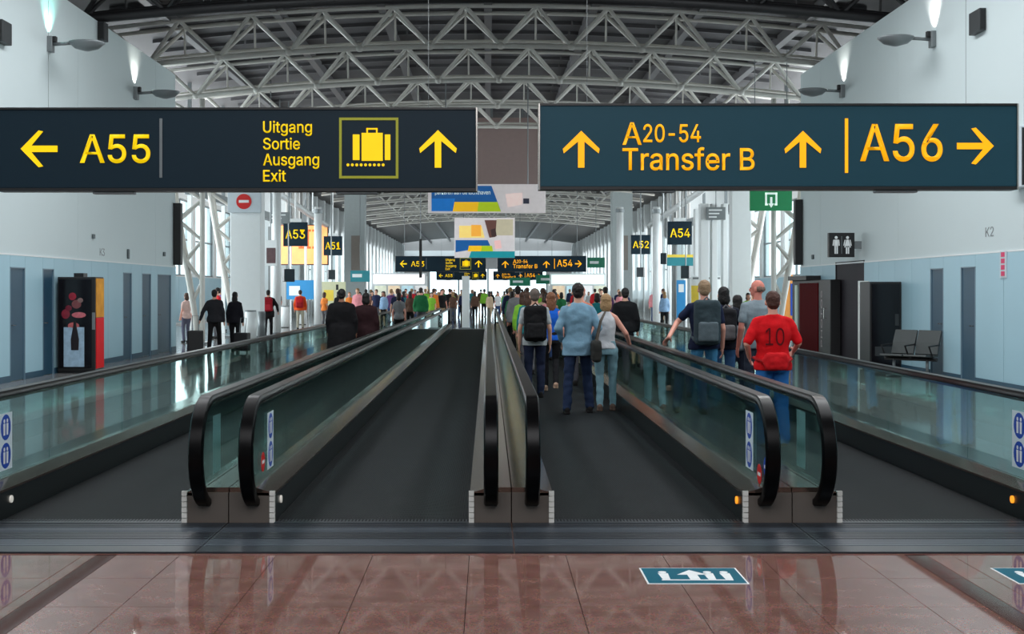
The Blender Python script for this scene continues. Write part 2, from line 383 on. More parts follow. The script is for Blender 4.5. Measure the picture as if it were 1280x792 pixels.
GLYPHS = json.loads('''{"A":[480,[[16,0,201,509,276,509,463,0,395,0,287,302,280,323,272,346,264,372,255,402,244,438,232,478,245,478,233,437,222,402,213,371,204,345,197,322,191,302,85,0],[110,142,110,199,370,199,370,142]]],"B":[456,[[60,0,60,509,241,509,274,507,304,501,329,491,350,477,367,461,381,442,390,421,396,398,398,374,397,353,393,336,387,320,378,307,368,295,356,286,343,278,329,272,315,267,315,262,331,260,347,254,363,245,378,234,391,220,402,203,411,184,416,161,418,136,416,111,410,88,400,67,386,48,368,31,344,18,317,8,284,2,247,0],[125,57,245,57,281,60,309,67,330,80,344,96,353,115,355,137,354,153,350,169,342,184,333,197,320,209,306,218,289,225,269,229,248,231,125,231],[125,285,238,285,256,287,273,290,288,296,302,304,314,314,323,326,330,340,335,355,336,372,333,393,326,412,313,429,294,442,270,449,240,452,125,452]]],"2":[453,[[64,0,64,47,234,229,252,248,268,266,282,282,294,298,303,312,311,327,316,341,319,356,320,371,319,389,315,405,308,419,298,431,287,441,273,449,258,455,241,458,224,460,205,458,188,454,172,447,159,438,148,427,139,413,132,398,128,381,127,362,66,362,68,391,75,418,86,442,102,464,121,482,143,496,168,507,196,513,225,516,254,513,281,507,306,497,328,482,346,465,361,445,372,423,379,398,381,372,380,354,377,336,371,318,363,299,351,280,336,259,317,235,294,209,267,180,153,60,153,57,389,57,389,0]]],"3":[453,[[218,-7,188,-5,159,1,133,10,108,22,88,38,70,57,57,79,48,104,44,132,109,132,112,115,118,100,126,87,137,76,150,66,165,59,182,54,200,51,219,50,239,51,258,55,275,61,291,69,304,80,315,93,323,108,328,125,329,145,328,163,323,180,316,196,306,211,292,223,275,234,254,241,229,246,201,248,157,248,157,299,288,448,288,452,70,452,70,509,372,509,372,461,211,278,211,289,247,290,279,286,308,276,333,262,354,244,371,222,383,198,391,173,393,145,390,116,383,90,370,66,354,45,333,27,309,12,281,2,251,-5]]],"4":[453,[[40,105,40,158,247,509,311,509,109,166,109,163,413,163,413,105],[282,0,282,121,282,146,282,318,343,318,343,0]]],"5":[453,[[221,-7,192,-5,165,1,140,11,118,25,99,41,83,60,71,82,63,105,60,130,122,130,125,115,130,102,138,89,148,78,160,68,173,60,188,54,204,51,221,50,241,51,259,56,276,64,291,75,304,89,314,104,322,122,326,141,328,162,326,183,321,203,314,221,303,237,290,251,275,262,257,270,238,275,218,277,201,276,184,273,167,268,152,262,139,255,128,246,67,253,96,509,366,509,366,452,151,452,134,301,136,301,148,311,162,318,178,325,194,330,212,333,229,334,252,332,274,328,294,321,313,311,330,299,345,285,358,269,370,251,379,231,386,210,390,187,391,163,388,132,381,102,369,76,352,52,332,32,309,15,282,3,253,-4]]],"6":[453,[[226,-7,196,-4,168,3,142,15,119,31,100,51,84,74,73,101,66,130,64,162,65,187,71,212,80,239,93,268,112,302,137,340,252,509,322,509,151,261,145,261,151,270,157,279,165,288,174,295,184,302,196,307,208,311,221,313,235,314,265,312,291,305,316,295,337,280,355,262,370,240,380,215,387,187,389,157,387,127,379,98,368,73,352,50,333,30,310,14,284,3,257,-4],[226,48,245,50,263,55,279,63,293,73,304,86,314,101,322,119,326,137,327,157,326,178,322,196,314,213,304,228,293,241,279,251,263,259,245,264,226,265,207,264,190,259,174,252,160,241,148,229,138,214,131,197,126,179,125,158,126,138,131,119,138,102,148,86,160,73,174,63,190,55,207,50]]],"K":[467,[[104,145,104,216,116,231,128,246,139,261,151,275,162,289,174,303,187,317,199,331,212,344,364,509,448,509,231,276,228,276],[60,0,60,509,125,509,125,334,124,225,125,193,125,0],[372,0,188,259,228,309,449,0]]],"0":[453,[[227,-7,191,-3,158,7,130,24,105,48,85,77,69,113,57,155,50,202,48,254,50,306,57,353,69,395,85,431,106,461,130,484,159,502,191,512,227,516,262,512,295,502,323,484,348,461,368,431,384,395,396,353,403,306,405,254,403,202,396,155,384,113,368,77,348,48,323,24,295,7,263,-3],[227,50,250,52,271,60,290,74,306,92,320,116,330,144,338,176,342,213,344,254,342,295,338,332,330,365,320,393,306,416,290,435,271,449,250,457,227,460,203,457,182,449,163,435,147,416,134,393,123,365,115,332,111,295,109,254,111,213,115,176,123,144,134,116,147,92,163,74,182,60,203,52]]],"-":[453,[[337,244,337,188,114,188,114,244]]],"1":[453,[[76,0,76,55,391,55,391,0],[276,509,276,0,212,0,212,448,209,448,86,358,86,427,198,509]]],"U":[517,[[259,-8,220,-6,186,2,154,15,126,33,103,55,85,80,71,108,63,140,60,173,60,509,124,509,124,178,126,155,132,133,141,113,153,95,169,80,187,68,208,59,232,53,259,52,285,53,309,59,331,68,349,80,364,95,377,113,385,133,391,155,393,178,393,509,457,509,457,173,454,140,446,108,433,80,414,55,391,33,363,15,332,2,297,-6]]],"i":[167,[[53,0,53,379,114,379,114,0],[84,443,73,444,63,448,54,455,47,463,43,472,41,483,43,494,47,504,54,512,63,518,73,522,84,524,95,522,105,518,114,512,121,504,125,494,126,483,125,472,121,463,114,455,105,448,95,444]]],"t":[227,[[204,379,204,327,6,327,6,379],[65,471,126,471,126,98,127,83,130,70,136,61,144,55,156,51,170,50,175,50,180,50,185,51,191,52,197,53,202,54,213,2,207,0,200,-2,192,-3,184,-3,176,-4,168,-4,138,-1,113,7,92,21,77,41,68,64,65,93]]],"g":[425,[[207,-151,180,-149,156,-146,134,-140,114,-132,97,-122,82,-110,70,-97,59,-84,51,-69,101,-41,107,-49,114,-57,122,-66,131,-74,142,-82,154,-88,169,-93,187,-96,207,-97,236,-95,261,-87,282,-75,298,-58,308,-34,311,-6,311,68,306,68,301,60,294,51,287,41,277,32,266,23,252,16,236,10,217,6,195,5,165,7,138,14,113,27,90,43,71,65,55,90,43,120,36,154,34,191,36,229,43,263,55,293,71,320,90,342,112,361,138,374,166,382,196,384,218,383,237,379,253,373,267,365,279,356,288,346,296,336,302,327,308,319,313,319,313,379,372,379,372,-9,370,-40,363,-67,350,-90,334,-109,314,-124,291,-136,265,-144,237,-149],[205,59,227,61,246,66,264,75,278,87,290,103,300,121,307,142,311,166,312,193,311,219,307,242,300,264,291,283,279,299,264,312,247,322,227,328,205,330,182,328,163,322,145,312,130,298,118,282,109,262,102,241,98,218,96,193,98,167,102,144,109,123,118,104,131,88,145,76,163,66,183,61]]],"a":[389,[[160,-9,137,-7,115,-3,94,5,76,15,60,29,48,45,38,63,32,84,30,108,32,128,36,146,43,161,53,174,64,184,78,193,92,200,108,206,125,211,143,214,161,217,178,220,200,223,218,225,234,227,247,229,257,231,265,235,271,240,274,246,276,255,276,257,275,272,272,285,267,297,260,307,251,315,240,322,227,327,212,330,196,331,178,330,163,327,149,322,137,316,127,309,118,301,110,292,104,283,100,274,41,291,51,313,64,331,79,346,95,358,114,368,133,375,153,380,173,383,194,384,208,384,223,382,239,379,255,375,271,369,286,360,300,350,312,336,322,320,330,301,335,278,337,251,337,0,277,0,277,52,272,52,267,43,260,34,252,25,242,16,229,8,215,1,199,-4,181,-7],[170,45,192,47,211,51,228,59,242,68,254,80,263,93,270,108,274,122,276,138,276,190,272,187,267,184,259,182,251,180,241,178,231,176,221,174,210,173,200,171,191,170,182,169,175,168,161,166,147,163,134,159,122,153,112,147,103,139,97,130,93,118,92,105,93,93,96,82,102,72,109,64,119,57,130,52,142,48,156,46]]],"n":[410,[[114,227,114,0,53,0,53,379,112,379,112,287,102,287,116,319,132,344,152,362,175,374,200,382,227,384,252,383,275,377,295,369,313,356,328,340,341,321,350,298,355,271,357,240,357,0,296,0,296,235,293,263,286,286,273,304,256,318,235,326,210,329,192,328,176,324,161,317,147,308,136,297,126,283,119,266,115,248]]],"S":[447,[[224,-9,188,-7,156,-1,128,9,102,23,81,40,64,60,51,83,42,109,38,137,104,137,108,118,114,102,123,88,136,76,150,66,166,59,185,53,204,50,224,49,246,50,267,54,286,60,303,69,317,79,329,92,338,106,344,122,346,139,344,154,340,168,332,179,322,189,310,197,296,205,280,211,263,217,245,222,184,239,145,253,112,269,86,289,67,313,56,341,52,372,54,400,62,425,75,448,92,468,113,484,138,498,165,508,195,514,227,516,259,514,289,508,316,498,340,484,360,468,377,449,390,427,398,403,401,378,337,378,332,402,320,421,302,437,280,449,254,456,225,459,204,457,185,454,167,448,152,440,139,430,129,418,121,405,117,391,115,376,117,359,122,345,131,334,142,324,155,315,169,308,184,302,198,297,212,293,264,279,279,275,295,270,312,264,328,256,344,248,359,238,372,226,384,213,395,198,402,180,407,161,408,139,406,112,399,87,386,64,370,43,349,25,323,11,294,0,261,-7]]],"o":[415,[[207,-8,174,-5,144,3,117,16,93,35,72,58,56,85,44,116,37,150,34,187,37,225,44,260,56,291,72,318,93,341,117,360,144,374,174,382,207,384,241,382,271,374,299,360,323,341,343,318,359,291,371,260,379,225,381,187,379,150,371,116,359,85,343,58,323,35,299,16,271,3,241,-5],[207,46,231,49,252,55,270,66,285,80,298,97,307,117,314,139,318,163,319,187,318,212,314,236,307,258,298,278,285,296,270,310,252,321,231,328,207,330,184,328,163,321,145,310,130,296,118,278,108,258,102,236,98,212,96,187,98,163,102,139,108,117,118,97,130,80,145,66,163,55,184,49]]],"r":[259,[[53,0,53,379,112,379,112,321,115,321,124,339,137,354,152,367,171,377,191,383,213,385,218,385,223,385,229,384,235,384,240,384,243,384,243,322,241,323,236,324,230,324,223,325,215,326,207,326,190,324,174,321,159,315,146,306,135,296,126,284,119,269,115,254,114,237,114,0]]],"e":[404,[[212,-8,177,-5,145,3,117,16,92,35,72,58,56,85,44,116,37,150,34,187,36,224,44,258,55,290,71,317,91,340,115,359,142,373,172,382,205,384,226,383,246,380,266,374,285,366,303,355,319,341,334,324,347,305,357,282,365,256,370,227,371,194,371,169,75,169,75,221,338,221,310,202,308,226,304,248,298,269,288,286,277,301,263,314,246,323,227,328,205,330,183,328,164,323,146,313,131,301,119,286,109,270,102,251,97,231,96,211,96,178,98,151,102,127,110,106,121,88,135,73,151,61,169,53,190,48,212,46,227,47,241,49,254,53,265,58,276,65,285,73,294,82,300,93,306,105,365,91,358,72,348,55,335,39,320,26,302,14,283,4,261,-3,237,-7]]],"u":[410,[[182,-5,158,-3,135,2,115,11,97,23,82,39,69,59,60,82,54,109,53,139,53,379,114,379,114,144,116,117,124,94,137,75,154,61,175,53,200,50,218,51,234,55,249,62,263,71,274,83,283,97,290,113,295,132,296,153,296,379,357,379,357,0,298,0,298,92,307,92,294,60,277,35,257,17,234,5,209,-3]]],"s":[365,[[182,-8,157,-7,133,-3,112,3,93,12,76,24,62,38,50,54,41,73,36,94,94,107,101,87,111,72,124,60,141,52,160,47,181,45,206,47,227,53,244,62,258,74,265,88,268,103,266,115,262,126,254,136,243,144,229,150,212,155,149,170,118,180,92,192,72,208,58,227,50,249,47,274,49,295,55,314,65,332,79,347,95,360,115,370,137,378,161,383,187,384,212,383,234,379,254,372,271,363,286,352,299,339,309,324,318,308,324,290,268,277,262,291,254,304,243,316,228,325,210,331,187,333,166,331,147,326,131,317,119,305,111,292,109,277,110,264,115,253,124,243,136,235,152,229,172,223,229,209,261,200,287,187,306,171,320,153,328,131,331,107,329,85,323,65,312,47,298,31,281,18,260,6,236,-2,210,-7]]],"E":[419,[[60,0,60,509,372,509,372,452,125,452,125,286,355,286,355,229,125,229,125,57,375,57,375,0]]],"x":[379,[[21,0,91,0,352,379,282,379],[29,379,100,379,358,0,287,0]]],"T":[449,[[32,452,32,509,417,509,417,452,257,452,257,0,193,0,193,452]]],"f":[254,[[228,379,228,327,6,327,6,379],[81,0,81,432,82,452,87,470,96,486,107,499,120,510,135,519,152,525,169,529,187,530,201,530,212,529,222,527,231,525,238,523,243,521,227,468,224,470,220,471,215,472,209,473,202,474,195,474,178,472,164,468,154,460,147,449,143,435,142,419,142,0]]],"P":[445,[[60,0,60,509,235,509,272,506,305,499,332,487,356,471,375,452,390,430,400,404,407,377,409,348,407,318,400,291,390,265,375,243,356,223,332,207,305,195,272,188,235,186,109,186,109,242,233,242,257,244,279,248,297,256,312,266,324,279,333,294,339,310,343,328,344,348,343,367,339,385,333,402,324,416,312,428,297,439,279,446,257,451,232,452,125,452,125,0]]],"H":[517,[[60,0,60,509,125,509,125,289,392,289,392,509,457,509,457,0,392,0,392,232,125,232,125,0]]],"O":[533,[[267,-7,225,-3,186,7,150,25,119,49,92,79,70,115,53,157,44,203,40,254,44,305,53,352,70,393,92,429,119,459,150,484,186,501,225,512,267,516,309,512,348,501,384,484,415,459,442,429,464,393,480,352,490,305,493,254,490,203,480,157,464,115,442,79,415,49,384,25,348,7,309,-3],[267,53,296,55,324,63,349,76,372,94,392,116,408,144,420,176,428,213,430,254,428,295,420,332,408,365,392,392,372,415,349,433,324,446,296,453,267,456,237,453,210,445,184,433,161,415,142,392,125,364,113,332,106,295,103,254,106,213,113,176,125,144,142,117,161,94,184,76,210,63,237,55]]],"p":[424,[[53,-143,53,379,112,379,112,319,118,319,123,327,130,336,137,346,147,355,158,364,171,373,188,379,207,383,229,384,259,382,287,374,313,361,335,342,354,320,370,293,381,261,388,227,390,189,388,151,381,116,370,84,355,57,336,34,313,16,288,3,260,-6,229,-8,208,-7,189,-3,173,4,159,12,147,21,138,31,130,41,124,50,118,59,114,59,114,-143],[220,47,242,49,262,55,279,66,294,80,306,97,316,117,323,139,327,163,328,189,327,215,323,239,316,261,307,281,295,298,280,311,262,322,243,328,220,330,198,328,178,322,161,312,147,299,134,282,125,263,118,241,114,216,113,189,114,162,118,138,125,115,135,95,147,78,162,65,179,55,198,49]]],"k":[381,[[110,137,110,212,121,212,284,379,360,379,184,199,177,199],[53,0,53,509,114,509,114,0],[294,0,148,186,191,229,372,0]]],"d":[424,[[195,-8,165,-6,137,3,111,16,89,34,70,57,55,84,43,116,36,151,34,189,36,227,43,261,55,293,70,320,89,342,112,361,137,374,165,382,196,384,218,383,237,379,253,373,267,364,278,355,287,346,295,336,301,327,306,319,311,319,311,509,372,509,372,0,313,0,313,59,307,59,301,50,295,41,287,31,277,21,266,12,252,4,236,-3,217,-7],[205,47,226,49,246,55,263,65,278,78,290,95,299,115,306,138,310,162,312,189,310,216,306,241,300,263,290,282,278,299,263,312,246,322,227,328,205,330,182,328,162,322,145,311,130,298,118,281,108,261,102,239,98,215,96,189,98,163,102,139,109,117,118,97,130,80,145,66,162,55,182,49]]],"l":[189,[[139,-2,112,0,91,8,74,20,62,37,55,59,53,84,53,509,114,509,114,99,114,83,117,71,120,62,126,57,135,53,146,52,152,52,157,52,160,53,164,53,167,54,170,54,181,3,175,1,169,0,162,-1,154,-2,147,-2]]],"c":[396,[[207,-8,174,-5,144,3,117,16,93,35,72,58,56,85,44,116,37,150,34,187,37,225,44,260,56,291,72,318,93,341,117,360,144,374,174,382,207,384,226,384,243,381,260,377,276,371,291,364,305,356,318,346,330,335,340,322,349,308,356,293,362,277,303,262,300,272,295,281,290,289,284,297,278,304,270,311,261,316,252,321,242,325,231,328,220,329,207,330,184,328,163,321,145,310,130,296,118,278,108,258,102,236,98,212,96,187,98,163,102,139,108,117,118,97,130,80,145,66,163,55,184,49,207,46,220,47,232,49,243,52,253,55,262,60,271,66,279,73,285,80,292,89,297,98,301,107,304,117,363,102,357,86,350,70,341,56,331,43,319,32,306,21,292,12,277,5,261,-1,244,-5,226,-7]]],"h":[410,[[114,227,114,0,53,0,53,509,114,509,114,287,102,287,116,319,132,344,152,362,175,374,200,382,227,384,252,383,275,377,295,369,313,356,328,340,341,321,350,298,355,271,357,240,357,0,296,0,296,235,293,263,286,286,273,304,256,318,235,326,210,329,192,328,176,324,161,317,147,308,136,297,126,283,119,266,115,248]]],"v":[389,[[163,0,17,379,84,379,165,155,173,132,180,110,187,87,193,64,199,42,206,21,184,21,191,42,197,64,203,87,209,110,216,132,224,155,305,379,371,379,226,0]]],"I":[300,[[31,0,31,57,118,57,118,452,31,452,31,509,269,509,269,452,183,452,183,57,269,57,269,0]]]}''')


def text_mesh(body, x0, x1, z0, z1, y, depth=0.006, weight=0.0, width=None):
    """Lettering as a mesh standing in the XZ plane, fitted to the rectangle, facing -Y. Letters are outlines kept above."""
    layers = []
    for _ in range(3):          # letters drawn with overlapping strokes (4, K, x) spread them over layers
        cu = bpy.data.curves.new('lettering', 'CURVE')
        cu.dimensions = '2D'
        cu.fill_mode = 'BOTH'
        cu.offset = weight * 0.6
        layers.append(cu)
    pen = 0.0
    for ch in body:
        if ch == ' ':
            pen += 0.188
            continue
        adv, loops = GLYPHS[ch]
        for li, lp in enumerate(loops):
            sp = layers[li if ch in '4Kx' else 0].splines.new('POLY')
            sp.points.add(len(lp) // 2 - 1)
            for q in range(len(lp) // 2):
                sp.points[q].co = (pen + lp[2 * q] / 1000.0, lp[2 * q + 1] / 1000.0, 0, 1)
            sp.use_cyclic_u = True
        pen += adv / 1000.0
    jb = bmesh.new()
    for cu in layers:
        if not cu.splines:
            continue
        o = bpy.data.objects.new('lettering', cu)
        shop.collection.objects.link(o)
        part = eval_mesh(o)
        jb.from_mesh(part)
        bpy.data.meshes.remove(part)
    me = bpy.data.meshes.new('lettering')
    jb.to_mesh(me)
    jb.free()
    vs = [v.co.copy() for v in me.vertices]
    ax, bx = min(v.x for v in vs), max(v.x for v in vs)
    ay, by = min(v.y for v in vs), max(v.y for v in vs)
    for v, c in zip(me.vertices, vs):
        v.co = (x0 + (c.x - ax) / (bx - ax) * (x1 - x0), 0, z0 + (c.y - ay) / (by - ay) * (z1 - z0))
    bm = bmesh.new()
    bm.from_mesh(me)
    r = bmesh.ops.extrude_face_region(bm, geom=bm.faces[:])
    bmesh.ops.translate(bm, verts=[g for g in r['geom'] if isinstance(g, bmesh.types.BMVert)], vec=(0, -depth, 0))
    bmesh.ops.translate(bm, verts=bm.verts[:], vec=(0, y, 0))
    bmesh.ops.recalc_face_normals(bm, faces=bm.faces[:])
    bm.to_mesh(me)
    bm.free()
    return me


def remeshed(mb, voxel, smooth=3, wob=0.0, wscale=7.0, seed=0.0):
    """Fuse everything in MB into one continuous skin."""
    bmesh.ops.recalc_face_normals(mb.bm, faces=mb.bm.faces[:])
    me = bpy.data.meshes.new('skin')
    mb.bm.to_mesh(me)
    mb.bm.free()
    o = bpy.data.objects.new('skin', me)
    shop.collection.objects.link(o)
    r = o.modifiers.new('r', 'REMESH')
    r.mode = 'VOXEL'
    r.voxel_size = voxel
    r.adaptivity = 0.0
    if smooth:
        s = o.modifiers.new('s', 'SMOOTH')
        s.factor = 0.5
        s.iterations = smooth
    out = eval_mesh(o)
    if wob:
        n = len(out.vertices)
        co, no = [0.0] * (3 * n), [0.0] * (3 * n)
        out.vertices.foreach_get('co', co)
        out.vertices.foreach_get('normal', no)
        for i in range(0, 3 * n, 3):
            d = wob * noise.noise(Vector((co[i] * wscale + seed, co[i + 1] * wscale, co[i + 2] * wscale * 1.6)))
            co[i] += no[i] * d
            co[i + 1] += no[i + 1] * d
            co[i + 2] += no[i + 2] * d
        out.vertices.foreach_set('co', co)
        out.update()
    out.polygons.foreach_set('use_smooth', [True] * len(out.polygons))
    return out


def W(px, py, Y):
    """Real position at depth Y of something seen at px, py in the 1280 x 792 frame."""
    return (px - VX) * Y / FPX, EYE + (VY - py) * Y / FPX


UNIT_ROD = None


def rod(name, p0, p1, r, material, parent):
    """One straight bar: a shared unit cylinder turned and stretched between two points."""
    global UNIT_ROD
    if UNIT_ROD is None:
        UNIT_ROD = {}
    if material.name not in UNIT_ROD:
        mb = MB()
        mb.tube([(0, 0, 0), (0, 0, 1)], 1.0, 7)
        UNIT_ROD[material.name] = mb.mesh('bar', material, False)
    p0, p1 = Vector(p0), Vector(p1)
    d = p1 - p0
    o = put(name, UNIT_ROD[material.name], parent)
    o.matrix_local = Matrix.Translation(p0) @ d.to_track_quat('Z', 'Y').to_matrix().to_4x4() @ Matrix.Diagonal((r, r, d.length, 1))
    return o


# ------------------------------------------------------------------ floor
WX = 8.9            # inner face of the hall walls
YC = 35.3           # where the hall walls end and the pier widens
SX = 15.6           # gate lounge walls
YS = 76.0           # end of the gate lounges
FX = 13.0           # pier walls beyond
YE = 190.0
mb = MB()
mb.box(-SX - 1, SX + 1, -13, 4.4, -0.3, 0)
mb.box(-SX - 1, -5, 4.4, 8.0, -0.3, 0)
mb.box(5, SX + 1, 4.4, 8.0, -0.3, 0)
mb.box(-4.6, 4.9, 8.0, 54.95, -0.3, 0)
floor = tag(mb.build('floor', M_granite), kind='structure')
for x0, x1, y0, y1 in ((-SX - 1, -4.6, 8.0, 54.95), (4.9, SX + 1, 8.0, 54.95), (-SX - 1, SX + 1, 54.95, YE + 1)):
    MB().box(x0, x1, y0, y1, -0.3, 0).build('pale_paving', M_pale, floor)
MB().box(-5, 5, 4.4, 8.0, -0.3, -0.008).build('joint_bed', M_joint, floor)
xs = [-1.98 + 0.62 * k for k in range(-5, 12)]
ys = [8.0 - 0.665 * k for k in range(0, 6)]
ys[-1] = 4.4
for i in range(len(xs) - 1):
    for j in range(len(ys) - 1):
        x0, x1 = max(xs[i], -5), min(xs[i + 1], 5)
        if x1 - x0 < 0.05:
            continue
        segs = [(x0, x1)]
        for bx0, bx1 in ((-2.52, -2.39), (2.68, 2.82)):      # the two dark bands replace a strip of tile
            new = []
            for a, b in segs:
                if b <= bx0 or a >= bx1:
                    new.append((a, b))
                else:
                    if bx0 - a > 0.02: new.append((a, bx0))
                    if b - bx1 > 0.02: new.append((bx1, b))
            segs = new
        for a, b in segs:
            g = 0.0022
            MB().box(a + g, b - g, ys[j + 1] + g, ys[j] - g, -0.03, -0.0004 * rnd.random()).build('tile', M_granite, floor)
for bx0, bx1 in ((-2.52, -2.39), (2.68, 2.82)):
    for j in range(len(ys) - 1):
        MB().box(bx0 + 0.002, bx1 - 0.002, ys[j + 1] + 0.002, ys[j] - 0.002, -0.03, -0.0005).build('tile', M_gband, floor)

# ------------------------------------------------------------------ hall walls
ZS = 2.36           # top of the blue panelling
ZT = 7.84
for side, s in (('left', -1), ('right', 1)):
    mb = MB()
    a, b = sorted((s * (WX + 0.03), s * (SX + 0.7)))
    mb.box(a, b, -12.4, YC, ZS, ZT)
    mb.box(a, b, -12.4, YC, 0, ZS)
    w = tag(mb.build('wall_' + side, M_wall), kind='structure')
    # upper lining sheets, joints every few metres
    y = 8.0
    sheets = [-12.0, -4.6, 1.7, 8.0, 14.3, 20.6, 26.9, 33.2, YC]
    for y0, y1 in zip(sheets, sheets[1:]):
        a, b = sorted((s * WX, s * (WX + 0.03)))
        MB().box(a, b, y0 + 0.004, y1 - 0.004, ZS + 0.03, ZT).build('panel', M_wall, w)
    # blue lower panels, leaving the door openings free
    doors = [(23.05, 23.80), (24.75, 25.38), (30.20, 30.92), (31.86, 32.68), (33.35, 34.75)] if s < 0 else [(22.6, 23.3), (24.2, 24.9), (29.3, 31.7)]
    edges = [-12.0]
    for d0, d1 in doors:
        edges += [d0, d1]
    edges.append(YC)
    for k in range(0, len(edges), 2):
        y0, y1 = edges[k], edges[k + 1]
        n = max(1, round((y1 - y0) / 1.25))
        for q in range(n):
            c0, c1 = y0 + (y1 - y0) * q / n, y0 + (y1 - y0) * (q + 1) / n
            a, b = sorted((s * (WX - 0.015), s * (WX + 0.03)))
            MB().box(a, b, c0 + 0.006, c1 - 0.006, 0.12, ZS).build('panel', M_blue, w)
    for d0, d1 in doors:
        top = 2.12 if d1 - d0 < 2 else 2.4
        a, b = sorted((s * (WX - 0.015), s * (WX + 0.03)))
        if top < ZS:
            MB().box(a, b, d0, d1, top + 0.02, ZS).build('panel', M_blue, w)
    a, b = sorted((s * (WX - 0.03), s * (WX + 0.03)))
    bb = MB()
    for k in range(0, len(edges), 2):
        bb.box(a, b, edges[k], edges[k + 1], 0, 0.12)
    tag(bb.build('baseboard_' + side, M_door), kind='structure')
    a, b = sorted((s * (WX - 0.02), s * (WX + 0.03)))
    tag(MB().box(a, b, -12.0, YC, ZS, ZS + 0.03).build('trim_1' if s < 0 else 'trim_2', M_white), kind='structure')
    for k, (d0, d1) in enumerate(doors):
        wide = d1 - d0 > 2
        top = 2.12 if not wide else 2.4
        a, b = sorted((s * (WX + 0.005), s * (WX + 0.03)))
        n = (k + 1) if s < 0 else (k + 6)
        m = M_door if not wide else mat('brown_grey_door', rgb(52, 49, 54), 0.6, 0, 0.15)
        d = tag(MB().box(a, b, d0 + 0.03, d1 - 0.03, 0.01, top).build('door_%d' % n, m), kind='structure')
        fr = MB()
        a, b = sorted((s * (WX - 0.02), s * (WX + 0.03)))
        fr.box(a, b, d0, d0 + 0.03, 0, top + 0.02)
        fr.box(a, b, d1 - 0.03, d1, 0, top + 0.02)
        fr.box(a, b, d0, d1, top, top + 0.02)
        fr.build('door_frame', m if wide else mat('pale_door_frame', rgb(96, 122, 138), 0.4), d)
        hm = MB()
        hx = s * (WX - 0.03)
        hy = d0 + 0.12
        hm.tube([(s * (WX + 0.01), hy, 1.05), (hx, hy, 1.05), (hx, hy + 0.12, 1.05)], 0.011, 8)
        hm.build('door_handle', M_chrome, d)

tag(MB().box(-WX - 0.1, WX + 0.1, -12.6, -12.0, 0, 10.2).build('wall_sky_block', M_wall), kind='structure')  # unseen wall added to keep sky light out behind the camera
# gate lounge walls, windows and the pier walls beyond
wi = 1
for side, s in (('gate_left', -1), ('gate_right', 1)):
    mb = MB()
    a, b = sorted((s * SX, s * (SX + 0.4)))
    mb.box(a, b, YC, YS, 0, 2.45)
    mb.box(a, b, YC, YS, 6.4, 10.2)
    bays = [YC + (YS - YC) * k / 8 for k in range(9)]
    for y in bays:
        mb.box(a, b, y - 0.35, y + 0.35, 2.45, 6.4)
    a, b = sorted((s * (FX - 0.6), s * (SX + 0.4)))
    mb.box(a, b, YS, YS + 0.4, 0, 10.2)
    w = tag(mb.build('wall_' + side, M_white), kind='structure')
    for y0, y1 in zip(bays, bays[1:]):
        n = 3
        for q in range(n):
            c0, c1 = y0 + (y1 - y0) * q / n, y0 + (y1 - y0) * (q + 1) / n
            a, b = sorted((s * (SX - 0.03), s * SX))
            MB().box(a, b, c0 + 0.01, c1 - 0.01, 0.1, 2.4).build('panel', M_blue, w)
        wd = MB()
        a, b = sorted((s * (SX + 0.1), s * (SX + 0.2)))
        f0, f1 = y0 + 0.35, y1 - 0.35
        wd.box(a, b, f0, f0 + 0.08, 2.45, 6.4); wd.box(a, b, f1 - 0.08, f1, 2.45, 6.4)
        wd.box(a, b, f0, f1, 2.45, 2.53); wd.box(a, b, f0, f1, 6.32, 6.4)
        fm = (f0 + f1) / 2
        wd.box(a, b, fm - 0.04, fm + 0.04, 2.45, 6.4); wd.box(a, b, f0, f1, 4.3, 4.38)
        o = tag(wd.build('window_%d' % wi, M_grey), kind='structure')
        wi += 1
        for p0, p1 in ((f0 + 0.08, fm - 0.04), (fm + 0.04, f1 - 0.08)):
            for z0, z1 in ((2.53, 4.3), (4.38, 6.32)):
                a, b = sorted((s * (SX + 0.145), s * (SX + 0.155)))
                MB().box(a, b, p0, p1, z0, z1).build('pane', M_pane, o)
for side, s in (('pier_left', -1), ('pier_right', 1)):
    mb = MB()
    a, b = sorted((s * FX, s * (FX + 0.4)))
    mb.box(a, b, YS + 0.4, YE, 0, 1.0)
    mb.box(a, b, YS + 0.4, YE, 5.6, 10.2)
    bays = [YS + 0.4 + (YE - YS - 0.4) * k / 12 for k in range(13)]
    for y in bays:
        mb.box(a, b, y - 0.8, y + 0.8, 1.0, 5.6)
    w = tag(mb.build('wall_' + side, mat('grey_pier_wall', rgb(142, 144, 144), 0.6)), kind='structure')
    for k in range(26):
        a, b = sorted((s * (FX - 0.45), s * FX))
        MB().box(a, b, YS + 2 + 4.3 * k, YS + 2.5 + 4.3 * k, 0.0, 8.6).build('rib', M_white, w)
        a, b = sorted((s * (FX - 0.03), s * FX))
        MB().box(a, b, YS + 2.9 + 4.3 * k, YS + 5.9 + 4.3 * k, 6.0, 7.6).build('louvre_panel', M_ink, w)
    for y0, y1 in zip(bays, bays[1:]):
        a, b = sorted((s * (FX + 0.1), s * (FX + 0.2)))
        wd = MB()
        f0, f1 = y0 + 0.8, y1 - 0.8
        wd.box(a, b, f0, f0 + 0.1, 1, 5.6); wd.box(a, b, f1 - 0.1, f1, 1, 5.6); wd.box(a, b, f0, f1, 3.2, 3.3)
        o = tag(wd.build('window_%d' % wi, M_grey), kind='structure')
        wi += 1
        a, b = sorted((s * (FX + 0.145), s * (FX + 0.155)))
        MB().box(a, b, f0 + 0.1, f1 - 0.1, 1.0, 5.6).build('pane', M_pane, o)
mb = MB()
mb.box(-FX, FX, YE, YE + 0.4, 5.0, 12)
